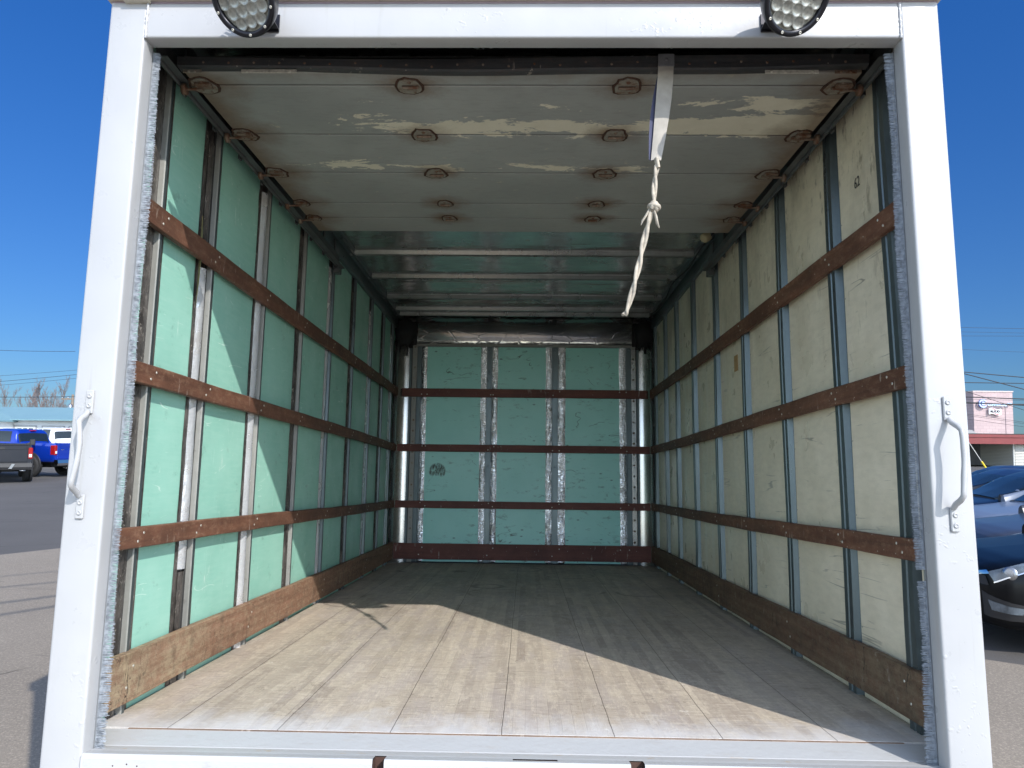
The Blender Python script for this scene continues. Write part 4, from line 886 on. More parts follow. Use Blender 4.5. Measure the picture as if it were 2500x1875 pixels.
def sedan(name, loc, rz, paint, lab, grp=None, h=1.46, L=4.75, W=1.82, chromeg=True, mirror=True, glass=None):
    e = empty(name, loc, rz, label=lab, category='car')
    if grp: e['group'] = grp
    hw = W/2; k = L/4.75
    def ring(w_, zb, zs, zt, tuck=.92): return [(0, zb), (w_*.6, zb), (w_*tuck, zb+.03), (w_*.985, zb+.17), (w_, zb+.33), (w_*.985, zs-.08), (w_*.93, zs), (w_*.72, zs+(zt-zs)*.72), (w_*.35, zt-.005), (0, zt)]
    st = [(-2.36*k, ring(hw*.72, .34, .86, .92)), (-2.30*k, ring(hw*.86, .26, .93, .99)), (-2.0*k, ring(hw*.96, .22, .98, 1.06)), (-1.5*k, ring(hw, .2, .97, 1.07)), (-.6*k, ring(hw, .19, .94, 1.0)), (.3*k, ring(hw, .19, .92, .98)), (.95*k, ring(hw, .19, .91, 1.0)),
          (1.4*k, ring(hw*.99, .19, .85, .925)), (1.8*k, ring(hw*.965, .2, .81, .88)), (2.08*k, ring(hw*.92, .21, .785, .85)), (2.25*k, ring(hw*.85, .22, .755, .805)), (2.34*k, ring(hw*.70, .24, .72, .76)), (2.375*k, ring(hw*.48, .28, .67, .70))]
    sh = Shell(st); sh.mesh().build('body', paint, e)
    # greenhouse
    def gr(w_, z): return [(w_, .90), (w_*.985, .99), (w_*.90, (z+.95)/2+.08), (w_*.80, z-.07), (w_*.66, z-.015), (w_*.3, z), (0, z+.008)]
    gs = Shell([(-1.72*k, gr(hw*.80, 1.0)), (-1.35*k, gr(hw*.90, h-.20)), (-.95*k, gr(hw*.93, h-.06)), (-.4*k, gr(hw*.94, h-.005)), (.1*k, gr(hw*.93, h-.01)), (.45*k, gr(hw*.92, h-.12)), (.85*k, gr(hw*.89, h-.31)), (1.22*k, gr(hw*.82, .965))])
    cab = gs.mesh(); cab.build('cabin', paint, e)
    g = glass or P_['glass']
    m = MB(); m.grid(lambda a, b: (lambda p: p+Vector((.010, 0, .008)))(gs.pt(5.02+1.93*a, 6-2.9*abs(b*2-1)*(.93), 1 if b > .5 else -1)), 14, 24); m.build('windscreen', g, e)
    m = MB(); m.grid(lambda a, b: (lambda p: p+Vector((-.010, 0, .008)))(gs.pt(.05+1.5*a, 6-2.9*abs(b*2-1)*.93, 1 if b > .5 else -1)), 12, 24); m.build('rear_window', g, e)
    for sd in (1, -1):
        m = MB(); gs.patch(m, 0, 0, 0, 0, .006, sd, quad=[(1.35, 1.05), (3.05, 1.05), (3.05, 2.9), (2.0, 2.9)]); m.build('side_window', g, e)
        m = MB(); gs.patch(m, 0, 0, 0, 0, .006, sd, quad=[(3.2, 1.05), (6.35, 1.05), (4.75, 2.9), (3.2, 2.9)]); m.build('side_window', g, e)
        m = MB(); gs.patch(m, 0, 0, 0, 0, .009, sd, quad=[(1.2, .93), (6.45, .93), (6.45, 1.0), (1.2, 1.0)], nu=20, nv=1); m.build('window_trim', P_['chrome'], e)
        m = MB(); sh.patch(m, 0, 0, 0, 0, .008, sd, quad=[(10.75, 4.9), (8.55, 6.0), (8.9, 6.55), (11.0, 5.95)], nu=10, nv=6); hl = m.build('headlight', P_['headl'], e)
        m = MB(); q = sh.pt(9.9, 5.75, sd); m.lathe([(.062, 0), (.055, .012), (.03, .016), (.0004, .017)], q+Vector((0, sd*.004, -.01)), (.75, sd*.6, .1), 18); m.build('projector', P_['rim'], hl)
        m = MB(); sh.patch(m, 0, 0, 0, 0, .010, sd, quad=[(10.78, 4.78), (8.5, 5.9), (8.52, 5.98), (10.78, 4.92)], nu=10, nv=2); m.build('light_trim', P_['chrome'], hl)
        m = MB(); sh.patch(m, 0, 0, 0, 0, .012, sd, quad=[(10.9, 2.9), (9.5, 3.0), (9.4, 3.35), (11.1, 3.4)], nu=6, nv=3); m.build('fog_lamp', P_['headl'], e)
        m = MB(); sh.patch(m, 0, 0, 0, 0, .006, sd, quad=[(11.3, 2.4), (9.3, 2.6), (9.2, 3.5), (11.5, 3.7)], nu=6, nv=3); m.build('bumper_vent', P_['blackpl'], e)
        m = MB(); sh.patch(m, 0, 0, 0, 0, .008, sd, quad=[(.2, 5.0), (1.7, 5.1), (1.2, 6.0), (.3, 6.2)], nu=5, nv=4); m.build('tail_light', P_['red'], e)
        if mirror:
            m = MB(); c = Vector((.78*k, sd*(hw+.10), 1.03)); m.grid(lambda a, b: c+Vector((math.cos(a*math.pi-math.pi/2)*math.cos(b*6.2832)*.07+.0, math.cos(a*math.pi-math.pi/2)*math.sin(b*6.2832)*.115, math.sin(a*math.pi-math.pi/2)*.08)), 10, 16); m.tube([(.80*k, sd*(hw-.06), .97), c], .025, 8); m.build('door_mirror', paint, e)
        for xx in (-1.38*k, 1.42*k):
            m = MB(); m.lathe([(.20, -.02), (.37, -.02), (.385, 0), (.37, .006), (.2, .006)], (xx, sd*(hw-.012), .335), (0, sd, 0), 32); m.build('wheel_arch', P_['blackpl'], e)
            wheel(e, xx, sd*(hw-.10), .325, .215, sd)
    m = MB(); sh.patch(m, 0, 0, 0, 0, .008, 1, quad=[(11.9, 4.2), (11.05, 4.5), (11.15, 5.6), (11.95, 6.2)], nu=5, nv=4); sh.patch(m, 0, 0, 0, 0, .008, -1, quad=[(11.9, 4.2), (11.05, 4.5), (11.15, 5.6), (11.95, 6.2)], nu=5, nv=4)
    m.box(2.372*k, 2.386*k, -.36, .36, .46, .62, 0, .004); gl = m.build('grille', P_['blackpl'], e)
    m = MB()
    for z in (.50, .545, .59): m.box(2.384*k, 2.394*k, -.34, .34, z, z+.012, 0, .003)
    if chromeg:
        for sd in (1, -1): sh.patch(m, 0, 0, 0, 0, .014, sd, quad=[(12, 5.9), (10.9, 5.75), (10.95, 6.15), (12, 6.6)], nu=5, nv=2)
    m.build('grille_bar', P_['chrome'], gl)
    return e
def pickup(name, loc, rz, paint, lab, mud=True, R0=.43, W=2.0, L=5.9, cargoz=1.42, rf=1.98, lift=.0, bumper=None, coverd=False):
    e = empty(name, loc, rz, label=lab, category='pickup truck'); hw = W/2; z0 = .62+lift
    def ring(w_, zb, zs, zt): return [(0, zb), (w_*.7, zb), (w_*.95, zb+.02), (w_, zb+.14), (w_*1.005, (zb+zs)/2), (w_*.985, zs-.10), (w_*.965, zs-.015), (w_*.93, zs), (w_*.4, zt), (0, zt)]
    bz = cargoz+lift
    xs = L/5.9
    st = [(-2.92*xs, ring(hw*.965, z0+.03, bz, bz)), (-2.86*xs, ring(hw*.985, z0, bz, bz)), (-2.3*xs, ring(hw, z0, bz, bz)), (-1.2*xs, ring(hw, z0, bz, bz)), (-.7*xs, ring(hw, z0-.04, bz, bz)), (.6*xs, ring(hw, z0-.04, bz-.02, bz-.02)), (1.35*xs, ring(hw, z0-.02, bz-.06, bz-.02)),
          (2.2*xs, ring(hw*.99, z0, bz-.13, bz-.06)), (2.75*xs, ring(hw*.95, z0, bz-.20, bz-.13)), (2.95*xs, ring(hw*.86, z0+.05, bz-.30, bz-.25))]
    sh = Shell(st); sh.mesh().build('body', paint, e)
    r_ = rf+lift
    def gr(w_, z): return [(w_, bz-.06), (w_*.985, bz+.02), (w_*.93, (z+bz)/2), (w_*.86, z-.10), (w_*.74, z-.02), (w_*.3, z), (0, z+.01)]
    gs = Shell([(-.98*xs, gr(hw*.93, bz+.02)), (-.84*xs, gr(hw*.935, r_-.10)), (-.7*xs, gr(hw*.94, r_)), (.2*xs, gr(hw*.95, r_+.02)), (.75*xs, gr(hw*.94, r_-.03)), (1.05*xs, gr(hw*.92, r_-.2)), (1.62*xs, gr(hw*.88, bz))])
    gs.mesh().build('cabin', paint, e); g = P_['glass']
    m = MB(); m.grid(lambda a, b: gs.pt(.12+.72*a, 6-2.75*abs(b*2-1), 1 if b > .5 else -1)+Vector((-.012, 0, .002)), 6, 20); m.build('rear_window', g, e)
    m = MB(); m.grid(lambda a, b: gs.pt(4.3+1.6*a, 6-2.9*abs(b*2-1), 1 if b > .5 else -1)+Vector((.012, 0, .008)), 8, 20); m.build('windscreen', g, e)
    for sd in (1, -1):
        m = MB(); gs.patch(m, 0, 0, 0, 0, .007, sd, quad=[(2.05, 1.1), (2.85, 1.1), (2.85, 3.0), (2.1, 3.0)]); m.build('side_window', g, e)
        m = MB(); gs.patch(m, 0, 0, 0, 0, .007, sd, quad=[(2.93, 1.1), (5.3, 1.1), (4.6, 3.0), (2.93, 3.0)]); m.build('side_window', g, e)
        m = MB(); x0, x1 = -2.955*xs, -2.72*xs; m.box(x0, x1, sd*(hw*.86), sd*(hw*1.0), bz-.50, bz-.09, 0, .02); tl = m.build('tail_light', P_['red'], e)
        m = MB(); m.box(x0-.006, x0, sd*(hw*.88), sd*(hw*.975), bz-.44, bz-.33, 0, .002); m.build('reverse_lamp', P_['lampw'], tl)
        m = MB(); c = Vector((1.0*xs, sd*(hw+.16), bz+.06)); m.box(c.x-.05, c.x+.07, c.y-.10, c.y+.10, c.z-.12, c.z+.14, 0, .03); m.tube([(1.0*xs, sd*(hw-.08), bz), c], .03, 8); m.build('door_mirror', P_['blackpl'], e)
        for xx in (-1.75*xs, 1.95*xs):
            m = MB(); m.lathe([(.25, -.02), (R0+.075, -.02), (R0+.095, .0), (R0+.075, .02), (.25, .01)], (xx, sd*(hw-.004), R0+.06), (0, sd, 0), 36); m.build('wheel_arch', P_['blackpl'], e)
            wheel(e, xx, sd*(hw-.08), R0, .32, sd, mud)
    x0 = -2.935*xs
    m = MB(); m.box(x0-.012, x0+.01, -hw*.84, hw*.84, z0+.16, bz-.01, 0, .012); m.box(x0-.022, x0-.012, -hw*.8, hw*.8, bz-.16, bz-.03, 0, .006); tg = m.build('tailgate', paint, e)
    m = MB(); m.box(x0-.03, x0-.02, -.13, .13, bz-.15, bz-.06, 0, .006); m.build('tailgate_handle', P_['blackpl'], tg)
    m = MB(); [m.box(x0-.018, x0-.012, yy, yy+.045, bz-.29, bz-.262, 0, .002) for yy in (.50, .56, .62)]; m.build('badge', P_['chrome'], tg)
    m = MB(); m.prism([(x0-.16, z0-.12), (x0-.19, z0-.02), (x0-.17, z0+.12), (x0, z0+.13), (x0+.05, z0-.10)], 1, -hw*.985, hw*.985, 0); bp = m.build('rear_bumper', bumper or P_['chrome'], e)
    if bumper is None:
        m = MB(); m.box(x0-.196, x0-.18, -.32, .32, z0-.06, z0+.08, 0, .004); m.build('bumper_step', P_['blackpl'], bp)
    else:
        for sd in (1, -1):
            m = MB(); m.prism([(-.26*sd, z0-.08), (-.36*sd, z0+.10), (-.46*sd, z0+.10), (-.36*sd, z0-.08)], 0, x0-.2, x0-.19); m.build('bumper_plate', P_['rim'], bp)
            m = MB(); m.tube([(x0-.19, sd*.62, z0-.14), (x0-.24, sd*.62, z0-.15), (x0-.24, sd*.78, z0-.15), (x0-.19, sd*.78, z0-.14)], .016, 8); m.build('recovery_hook', P_['rim'], bp)
    m = MB(); m.box(-2.3, 2.4, -.45, .45, z0-.22, z0, 0); m.tube([(-1.75*xs, -hw+.2, R0), (-1.75*xs, hw-.2, R0)], .08, 10); m.tube([(1.95*xs, -hw+.2, R0), (1.95*xs, hw-.2, R0)], .07, 10); m.build('chassis', M['dark'], e)
    m = MB(); m.box(-2.96*xs, -2.93*xs, -.16, .16, z0-.02, z0+.1, 0, .004) if bumper else m.box(.0, .4, -.3, .3, r_+.02, r_+.03, 0, .004)
    m.build('number_plate_holder' if bumper else 'roof_panel', P_['blackpl'] if bumper else paint, e)
    m = MB(); m.box(-.86*xs-.05, -.86*xs+.06, -.14, .14, r_-.075, r_-.035, 0, .01); m.build('brake_light', P_['red'], e)
    if coverd:
        m = MB(); m.box(-2.93*xs, -.95*xs, -hw*.93, hw*.93, bz, bz+.05, 0, .02); m.build('bed_cover', P_['blackpl'], e)
    return e
blue = mat_paint('royal_blue_paint', (.004, .035, .36), .25, .3); blk = mat_paint('black_blue_paint', (.003, .005, .012), .35, .0, .25); wht = mat_paint('white_car_paint', (.72, .73, .74), .3)
# blue pickup: rear left corner at u=130, 28 m off
def face(dx, dy): return math.atan2(dy, dx)
hd = Vector((-.985, .17, 0)).normalized(); lf = Vector((-hd.y, hd.x, 0))
c0 = wz(131, 1166); c0.z = 0
pickup('pickup_truck', c0 + hd*2.95 - lf*.98, face(hd.x, hd.y), blue, 'royal blue crew cab pickup with mud tyres parked before the blue roofed building', True, .46, cargoz=1.44, rf=2.02)
hd2 = Vector((-.60, .80, 0)).normalized(); lf2 = Vector((-hd2.y, hd2.x, 0)); c1 = wz(76, 1179); c1.z = 0
pickup('pickup_truck', c1 + hd2*2.95 + lf2*1.0, face(hd2.x, hd2.y), blk, 'black pickup with a dark steel rear bumper, nearest of the pickups on the left', True, .46, cargoz=1.40, rf=1.42, bumper=P_['blackpl'], coverd=True)
c2 = wz(175, 1140); c2.z = 0
hd3 = Vector((-.9, .42, 0)).normalized(); pickup('pickup_truck', c2+Vector((-1.5, 1.0, 0)), face(hd3.x, hd3.y), wht, 'white pickup half hidden behind the blue pickup', False, .42, cargoz=1.5, rf=2.15)
# row of parked cars on the right
grp = 'cars parked in a row along the right'
dk = Vector((-1, .04, 0)).normalized()
cars = [('black sedan with clear headlights, nearest of the parked row', (.006, .007, .009), 1.46, 7.45, 2308), ('dark blue grey car second from the front of the parked row', (.045, .05, .065), 1.44, 9.7, 2342), ('silver blue car third in the parked row', (.15, .18, .24), 1.44, 11.7, 2322),
    ('black car with a round door mirror, fourth in the parked row', (.006, .008, .014), 1.40, 13.2, 2215), ('dark navy car fifth in the parked row', (.012, .018, .045), 1.38, 15.0, 2180), ('navy car at the far end of the parked row', (.015, .02, .05), 1.38, 17.0, 2205)]
for i, (lab, col, h, dist, u) in enumerate(cars):
    d = wray(u, 1083); d.z = 0; d /= d.y; p = Vector((CAMW.x, CAMW.y, 0)) + d*(dist-CAMW.y*0)
    c = p - dk*2.37
    pm_ = mat_paint('car_paint_%d' % i, tuple(x*(.5 if i == 0 else 1.0) for x in col), .3, .0, .05 if i == 0 else .35)
    if i == 0: pm_.node_tree.nodes['Principled BSDF'].inputs['Specular IOR Level'].default_value = .2
    sedan('parked_car', (c.x, c.y, 0), face(dk.x, dk.y), pm_, lab, grp, h)

# ---------------------------------------------------------------- buildings
def building_left():
    g = wy(80, 1056, 62); e = empty('garage_building', (g.x, 62, 0), label='long white garage building with a pale blue metal roof', category='building')
    A = lambda u, v, y=62: wy(u, v, y)-Vector((g.x, 62, 0))
    wall = flat('white_siding', (.68, .70, .72), .7, var=.04, vs=.6)
    xl, xr = A(-300, 1020).x, A(420, 1030).x
    m = MB(); m.box(xl, xr, 0, 14, 0, 2.95); w_ = m.build('wall', wall, e)
    rm = N('blue_metal_roof'); rib = rm.ramp(rm.m_('FRACT', rm.m_('MULTIPLY', rm.xyz(0), 2.2)), .0, .12, 1, 0); rm.bump(rib, .6, .05); rm = rm.set(Base_Color=rm.mix(rm.noise(.4), (.15, .27, .31), (.20, .33, .37)), Roughness=.5)
    m = MB(); m.prism([(-.7, 2.93), (-.7, 3.03), (7, 4.35), (15, 2.95), (15, 2.85), (7, 4.25)], 0, xl-.5, xr+.5); m.build('roof', rm, e)
    m = MB(); gx = A(-90, 1030).x; g1 = A(34, 1040).x
    m.prism([(gx, .0), (g1, .0), (g1, 2.85), ((gx+g1)/2, 3.9), (gx, 2.85)], 1, -3.2, .1); wg = m.build('gable_wing', wall, e)
    m = MB(); m.prism([(gx-.5, 2.6), ((gx+g1)/2, 3.98), (g1+.35, 2.78), (g1+.35, 2.9), ((gx+g1)/2, 4.1), (gx-.5, 2.75)], 1, -3.8, .2); m.build('gable_roof', rm, wg)
    drm = flat('garage_door_white', (.62, .64, .64), .6); wn = flat('door_window', (.05, .06, .07), .15)
    for k, u0 in enumerate((38, 106, 172, 240, 310)):
        x0, x1 = A(u0, 1040).x, A(u0+50, 1040).x
        m = MB(); m.box(x0, x1, -.06, .0, 0, 2.42); 
        for z in (.5, 1.0, 1.5, 2.0): m.box(x0, x1, -.066, -.06, z, z+.02, 0)
        d = m.build('garage_door', drm, e)
        m = MB(); m.box(x0-.1, x0, -.09, .0, 0, 2.5); m.box(x1, x1+.1, -.09, 0, 0, 2.5); m.box(x0, x1, -.09, 0, 2.42, 2.5); m.build('door_frame', flat('grey_frame', (.3, .31, .33), .6), d)
        for q in range(3): xx = x0+(x1-x0)*(.12+.28*q); m = MB(); m.box(xx, xx+(x1-x0)*.2, -.075, -.06, 2.08, 2.26); m.build('window', wn, d)
building_left()
def tower():
    g = wy(2424, 1080, 150); e = empty('block_tower', (g.x, 150, 0), label='square pink block tower with company signs on its face', category='tower')
    O = Vector((g.x, 150, 0)); A = lambda u, v: wy(u, v, 150)-O
    x0, x1 = A(2377, 1000).x, A(2473, 1000).x; zt = A(2424, 957).z
    n = N('pink_block'); br = n.t.nodes.new('ShaderNodeTexBrick'); n.put(br.inputs['Vector'], n.scale((1, 1, 1))); 
    cb = n.t.nodes.new('ShaderNodeCombineXYZ'); n.put(cb.inputs[0], n.m_('ADD', n.xyz(0), n.xyz(1))); n.put(cb.inputs[1], n.xyz(2)); n.put(br.inputs['Vector'], cb.outputs[0])
    for i, c in ((1, (.50, .38, .38)), (2, (.44, .335, .34)), (3, (.36, .28, .28))): n.put(br.inputs[i], c)
    br.inputs['Scale'].default_value = 1; br.inputs['Mortar Size'].default_value = .03; br.inputs['Brick Width'].default_value = 1.2; br.inputs['Row Height'].default_value = .6
    pm = n.set(Base_Color=br.outputs[0], Roughness=.85)
    m = MB(); m.box(x0, x1, 0, 8, 0, zt); w_ = m.build('wall', pm, e); m = MB(); m.box(x0-.12, x1+.12, -.12, 8.12, zt, zt+.22); m.build('coping', flat('pink_coping', (.6, .5, .48), .8), w_)
    m = MB(); jx = A(2456, 1050).x; m.box(jx-.06, jx+.06, -.05, -.001, 0, A(2456, 995).z); m.build('downpipe', flat('dark_pipe', (.2, .15, .17), .6), e)
    bl = flat('sign_blue', (.05, .12, .5), .4); ps = flat('sign_pale_blue', (.55, .72, .95), .4); wh = flat('sign_white', (.85, .85, .85), .4); rd = flat('sign_red', (.45, .03, .06), .4); bk = flat('sign_black', (.02, .02, .03), .5)
    c = A(2396, 985.5); sg = empty_part('company_sign', e, label='blue double-C emblem with company name lettering')
    def arc(ri, ro, y0, y1, mat, nm_):
        m = MB(); a0_, a1_ = R(38), R(322); n_ = 40
        for k in range(n_):
            t0, t1 = a0_+(a1_-a0_)*k/n_, a0_+(a1_-a0_)*(k+1)/n_; q = [(math.cos(t)*r, math.sin(t)*r) for t in (t0, t1) for r in (ri, ro)]
            v = [(c.x+x, y, c.z+z) for y in (y0, y1) for x, z in q]; m.add(v, [(0, 1, 3, 2), (4, 5, 7, 6), (0, 1, 5, 4), (2, 3, 7, 6), (0, 2, 6, 4), (1, 3, 7, 5)])
        m.build(nm_, mat, sg)
    arc(.56, .90, -.62, -.42, bl, 'emblem_ring'); arc(.62, .84, -.66, -.62, ps, 'emblem_ring_face'); arc(.10, .42, -.62, -.42, bl, 'emblem_core'); arc(.16, .36, -.66, -.62, ps, 'emblem_core_face')
    fm = Matrix(((1, 0, 0, 0), (0, 0, -1, 0), (0, 1, 0, 0), (0, 0, 0, 1)))
    t0 = A(2434, 989); textmesh('COMMERCIAL', .66, .10, 'lettering', ps, sg, Matrix.Translation((t0.x-.35, -.55, t0.z)) @ fm, bold=.03, sx=.92); t1 = A(2459, 987); textmesh('CO', .6, .10, 'lettering', ps, sg, Matrix.Translation((t1.x+.1, -.55, t1.z)) @ fm, bold=.02)
    s2 = empty_part('brand_sign', e, label='white wavy sign with red flashes reading RUUD')
    c = A(2425.5, 1005); hw_, hh = 1.2, .60
    wv = lambda x: .16*math.sin((x/hw_)*math.pi*.95)*-1
    def wav(zl, zh, y0, y1, mat, x0=-hw_, x1=hw_, nm_='sign_panel'):
        m = MB(); n_ = 24
        for k in range(n_):
            xa, xb = x0+(x1-x0)*k/n_, x0+(x1-x0)*(k+1)/n_
            v = [(c.x+x, y, c.z+z(x)+wv(x)) for y in (y0, y1) for x in (xa, xb) for z in (zl, zh)]
            m.add(v, [(0, 1, 3, 2), (4, 5, 7, 6), (0, 1, 5, 4), (2, 3, 7, 6), (0, 2, 6, 4), (1, 3, 7, 5)])
        m.build(nm_, mat, s2)
    wav(lambda x: -hh, lambda x: hh, -.55, -.30, wh)
    wav(lambda x: .34+.0*x, lambda x: .34+.17*max(0.02, math.sin(max(0, min(1, (x+1.05)/1.5))*math.pi)), -.58, -.552, rd, -1.05, .75, 'red_flash')
    wav(lambda x: -.34-.17*max(0.02, math.sin(max(0, min(1, (x+.45)/1.5))*math.pi)), lambda x: -.34, -.58, -.552, rd, -.75, 1.05, 'red_flash')
    textmesh('RUUD', .62, .02, 'lettering', bk, s2, Matrix.Translation((c.x, -.58, c.z)) @ fm, bold=.035, sx=1.15)
def empty_part(name, parent, **t):
    o = bpy.data.objects.new(name, None); COL.objects.link(o); o.parent = parent
    for k, v in t.items(): o[k] = v
    return o
tower()
def shop():
    y = 58; g = wy(2450, 1080, y); O = Vector((g.x, y, 0)); e = empty('shop_building', tuple(O), label='low building with a dark red fascia and white corrugated siding', category='building')
    A = lambda u, v, yy=y: wy(u, v, yy)-O
    red = flat('dark_red_fascia', (.20, .035, .035), .5, var=.1, vs=1); grey = flat('grey_render', (.16, .155, .165), .9, var=.15, vs=2)
    cr = N('white_corrugated'); w_ = cr.t.nodes.new('ShaderNodeTexWave'); w_.bands_direction = 'Z'; w_.inputs['Scale'].default_value = 2.6; cr.put(w_.inputs['Vector'], cr.co); cr.bump(w_.outputs[0], .8, .06); cr = cr.set(Base_Color=cr.mix(w_.outputs[0], (.5, .49, .45), (.66, .65, .6)), Roughness=.6)
    xl = A(2200, 1080).x; xr = A(2700, 1080).x; zf0 = A(2480, 1083).z; zf1 = A(2480, 1063).z
    m = MB(); m.box(xl, xr, -.6, 12, zf1, zf1+.12, 1); m.box(xl, xr, -.6, -.35, zf0-.05, zf1, 0); m.box(xl, xr, -.66, -.6, zf1-.18, zf1+.05, 0); m.box(xl, xr, -.35, 10, zf1-.22, zf1-.12, 1); m.build('roof', [red, M['dark']], e)
    xc = A(2478, 1100).x
    m = MB(); m.box(xc, xr, 0, 10, 0, zf1-.23); m.build('corrugated_wall', cr, e)
    m = MB(); m.box(xl, xc-.01, 4.5, 10, 0, zf1-.23); m.build('recessed_wall', grey, e)
    m = MB(); x0, x1 = A(2424, 1100, y+4).x, A(2474, 1100, y+4).x
    m.box(x0, x1, 4.38, 4.49, 0, zf1-.24, 0); pw = m.build('entrance_screen', flat('pale_screen', (.36, .35, .33), .6), e)
    zw0, zw1 = A(2440, 1150, y+4).z, A(2440, 1115, y+4).z
    m = MB(); m.box(x0+.3, x1-.25, 4.34, 4.375, max(.1, zw0), zw1); m.build('window', flat('dark_shop_glass', (.05, .06, .07), .1), pw)
    m = MB(); zm = A(2440, 1138, y+4).z; m.box(x0+.25, x1-.2, 4.32, 4.34, zm-.03, zm+.03); m.build('window_bar', flat('window_frame_white', (.6, .6, .6), .5), pw)
    m = MB(); m.tube([(A(2472, 1090).x, -.1, 0), (A(2472, 1090).x, -.1, zf0)], .07, 8); m.build('downpipe', flat('pale_pipe', (.55, .55, .52), .6), e)
shop()
g = wy(2378, 1110, 110); e = empty('distant_house', (g.x, 110, 0), label='small distant brick house seen in the gap beside the right post', category='house')
m = MB(); m.box(-4, 1.2, 0, 6, 0, 2.6); m.build('wall', flat('red_brick', (.28, .11, .08), .9, var=.3, vs=3), e); m = MB(); m.prism([(-.4, 2.5), (3, 3.9), (6.4, 2.5)], 0, -4.4, 1.6); m.build('roof', flat('grey_shingle', (.3, .29, .28), .9), e)

# ---------------------------------------------------------------- bare trees
def tree(u, yd, H, seed, lab):
    g = wy(u, 1056, yd); rnd = random.Random(seed); e = empty('bare_tree', (g.x, yd, 0), label=lab, category='tree', group='leafless trees behind the garage')
    tr = MB(); cr = MB()
    def br(p, d, L, r, lvl):
        pts = [p]; q = p; dd = d.copy(); n = 4
        for i in range(n):
            dd = (dd+Vector((rnd.gauss(0, .10), rnd.gauss(0, .10), .05))).normalized(); q = q+dd*(L/n); pts.append(q)
        (tr if lvl == 0 else cr).tube(pts, [r*(1-.6*i/n) for i in range(n+1)], 5 if lvl < 2 else 3, 0, False)
        if lvl < 4:
            for k in range((11, 6, 5, 4)[lvl]):
                t = rnd.uniform(.28 if lvl == 0 else .15, 1.0); i = min(int(t*n), n-1); b = pts[i].lerp(pts[i+1], t*n-i)
                a = rnd.uniform(0, 6.28); sp = rnd.uniform(.35, .75); nd = (dd*1.0+Vector((math.cos(a)*sp, math.sin(a)*sp, .35))).normalized()
                br(b, nd, L*rnd.uniform(.38, .6)*(1-.25*t), r*(.45 if lvl < 2 else .55), lvl+1)
    br(Vector((0, 0, 0)), Vector((0, 0, 1)), H*.72, .10, 0)
    bk = M['bark']; tr.build('trunk', bk, e); cr.build('crown', bk, e)
M['bark'] = flat('bare_bark', (.20, .165, .16), .9, var=.15, vs=2)
tl = [(-20, 98, 8.0, 'low bare tree between the leftmost crowns'), (84, 99, 8.4, 'low bare tree between the broad and the tall one'), (-120, 96, 8.2, 'bare tree whose trunk is outside the left edge'), (-62, 94, 8.8, 'bare tree at the left edge of the picture'), (10, 92, 8.9, 'bare tree with a narrow crown above the gable end'), (52, 90, 8.8, 'broad bare tree above the garage roof'), (106, 93, 9.1, 'tall bare tree above the first garage door'),
      (132, 97, 8.2, 'slim bare tree beside the tall one'), (160, 90, 8.6, 'bare tree partly behind the white door post'), (215, 95, 8.2, 'bare tree behind the truck box')]
for i, (u, yd, H, lab) in enumerate(tl): tree(u, yd, H, 40+i, lab)

# ---------------------------------------------------------------- poles and wires
wire = flat('cable_black', (.03, .03, .035), .7)
def cable(name, a, b, r, lab, sag=.3, grp='overhead cables'):
    a, b = Vector(a), Vector(b); mid = (a+b)/2
    o = MB().tube([a.lerp(b, i/16)-mid-Vector((0, 0, sag*4*(i/16)*(1-i/16))) for i in range(17)], r, 5).build(name, wire, None, label=lab, category='cable', group=grp)
    o.location = mid; return o
def pole(u, v, y, H, lab):
    g = wy(u, v, y); e = empty('utility_pole', (g.x, y, 0), label=lab, category='utility pole')
    wd = flat('pole_wood', (.22, .17, .13), .9, var=.2) if 'pole_wood' not in bpy.data.materials else bpy.data.materials['pole_wood']
    MB().tube([(0, 0, 0), (0, 0, H)], [.17, .12], 10).build('shaft', wd, e); m = MB(); m.box(-1.2, 1.2, -.06, .06, H-.55, H-.4)
    ca = m.build('crossarm', wd, e)
    for x in (-1.1, -.5, .5, 1.1): MB().lathe([(.05, 0), (.06, .08), (.03, .16), (.0003, .17)], (x, 0, H-.4), (0, 0, 1), 8).build('insulator', P_['rim'], ca)
    MB().lathe([(.18, 0), (.2, .05), (.2, .6), (.1, .68), (.0003, .7)], (.0, -.32, H-1.7), (0, 0, 1), 14).build('transformer', P_['rim'], e)
    return e
pole(176, 1000, 74, 5.9, 'wooden utility pole behind the garage roof near the left post')
LW_ = [(0, 851, 160, 857, 40, .012, 'single high cable crossing the clear sky on the left'), (0, 915, 185, 903, 70, .014, 'highest of the cables through the tree tops'), (0, 929, 185, 914, 70, .02, 'second cable through the tree tops'), (0, 938, 185, 923, 70, .014, 'third cable through the tree tops'), (0, 967, 180, 968, 72, .03, 'thick low cable in front of the bare trunks')]
for u0, v0, u1, v1, y, r, lab in LW_:
    a, b = wy(u0, v0, y), wy(u1, v1, y); d = b-a; cable('overhead_cable', a-d*1.2, b+d*.15, r, lab, .1)
s5 = .241
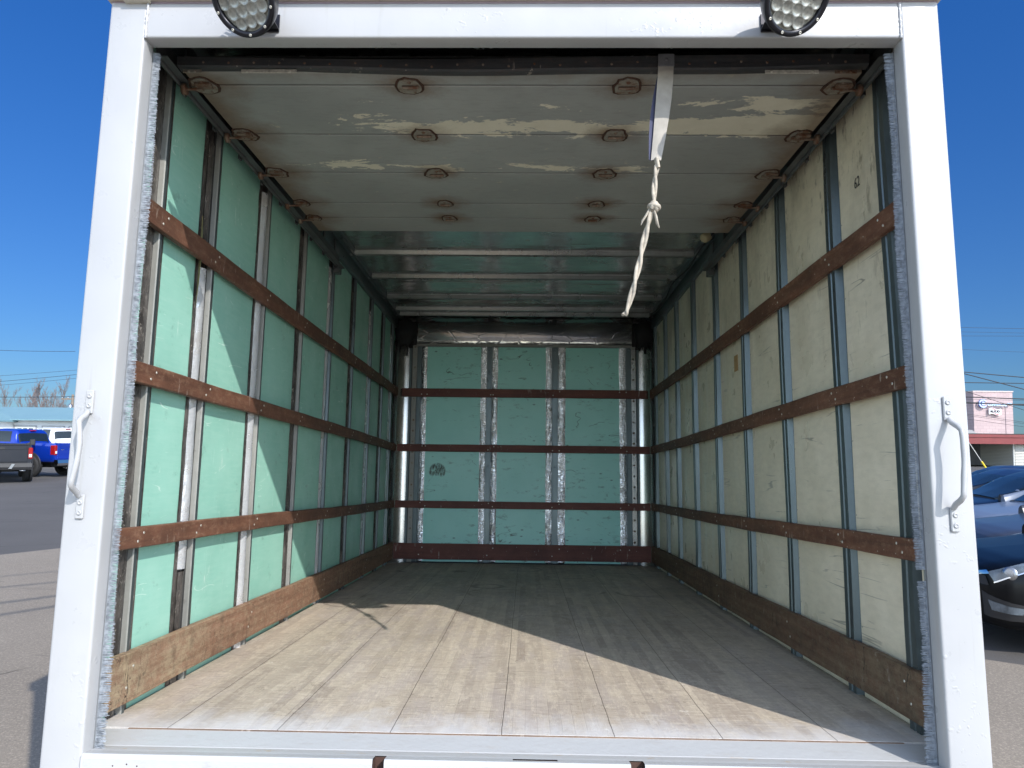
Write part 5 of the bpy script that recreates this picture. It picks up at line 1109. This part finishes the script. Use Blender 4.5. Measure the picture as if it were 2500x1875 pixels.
RW_ = [(205, 830, 218, 70, .016, 'uppermost thin cable in the right sky'), (250, 830, 262, 70, .012, 'second thin cable in the right sky'), (291, 830, 293, 70, .014, 'third thin cable in the right sky'), (428, 830, 456, 60, .01, 'lone faint cable under the three thin cables'), (655, 830, 712, 32, .021, 'thick cable falling gently to the right'), (668, 830, 832, 30, .021, 'thick cable falling steeply to the right'),
    (763, 830, 772, 34, .02, 'level thick cable above the tower'), (840, 830, 1042, 36, .014, 'cable slanting across the tower top'), (908, 830, 930, 34, .026, 'thick cable across the upper tower'), (930, 830, 945, 45, .010, 'thin cable just under the thick one'), (962, 830, 993, 34, .03, 'double thick cable across the tower lettering'), (972, 830, 983, 40, .02, 'second strand across the tower lettering'),
    (1075, 830, 1165, 50, .012, 'upper of the faint cables below the tower signs'), (1090, 830, 1180, 50, .010, 'middle of the faint cables below the tower signs'), (1125, 830, 1212, 50, .012, 'lower of the faint cables below the tower signs')]
for y0, _, y1, dist, r, lab in RW_:
    a, b = wy(2349, 750+y0*s5, dist), wy(2500, 750+y1*s5, dist); d = b-a; cable('overhead_cable', a-d*.3, b+d*1.6, r, lab, .0)
a, b = wy(2360, 1072, 24), wy(2412, 1150, 24); d = (b-a); t = b.z/(-d.z) if d.z < 0 else 0; bot = b+d*t
e = empty('guy_wire', bot, label='guy wire with a yellow guard slanting down behind the parked cars', category='guy wire'); top = a-d*1.5
MB().tube([top-bot, a.lerp(b, .72)-bot], .012, 6).build('wire', flat('pale_wire', (.55, .53, .5), .5), e); MB().tube([a.lerp(b, .7)-bot, Vector((0, 0, 0))], .03, 8).build('guard', flat('yellow_guard', (.75, .55, .03), .5), e)
# cables above the lot behind the photographer: their shadows stripe the pavement on the left
for i, (v0, v1, hh, r) in enumerate(((1435, 1422, 7.2, .018), (1473, 1456, 6.6, .026), (1502, 1481, 6.6, .026), (1408, 1396, 7.4, .014))):
    ga, gb = wz(0, v0), wz(134, v1); d = (gb-ga).normalized(); k = hh/(-SUNW.z)
    a = ga-SUNW*k; cable('overhead_cable', a-d*9, a+d*4.5, r, ('first', 'second', 'third', 'fourth')[i]+' cable strung above the lot behind the camera', .0, 'cables above the lot')
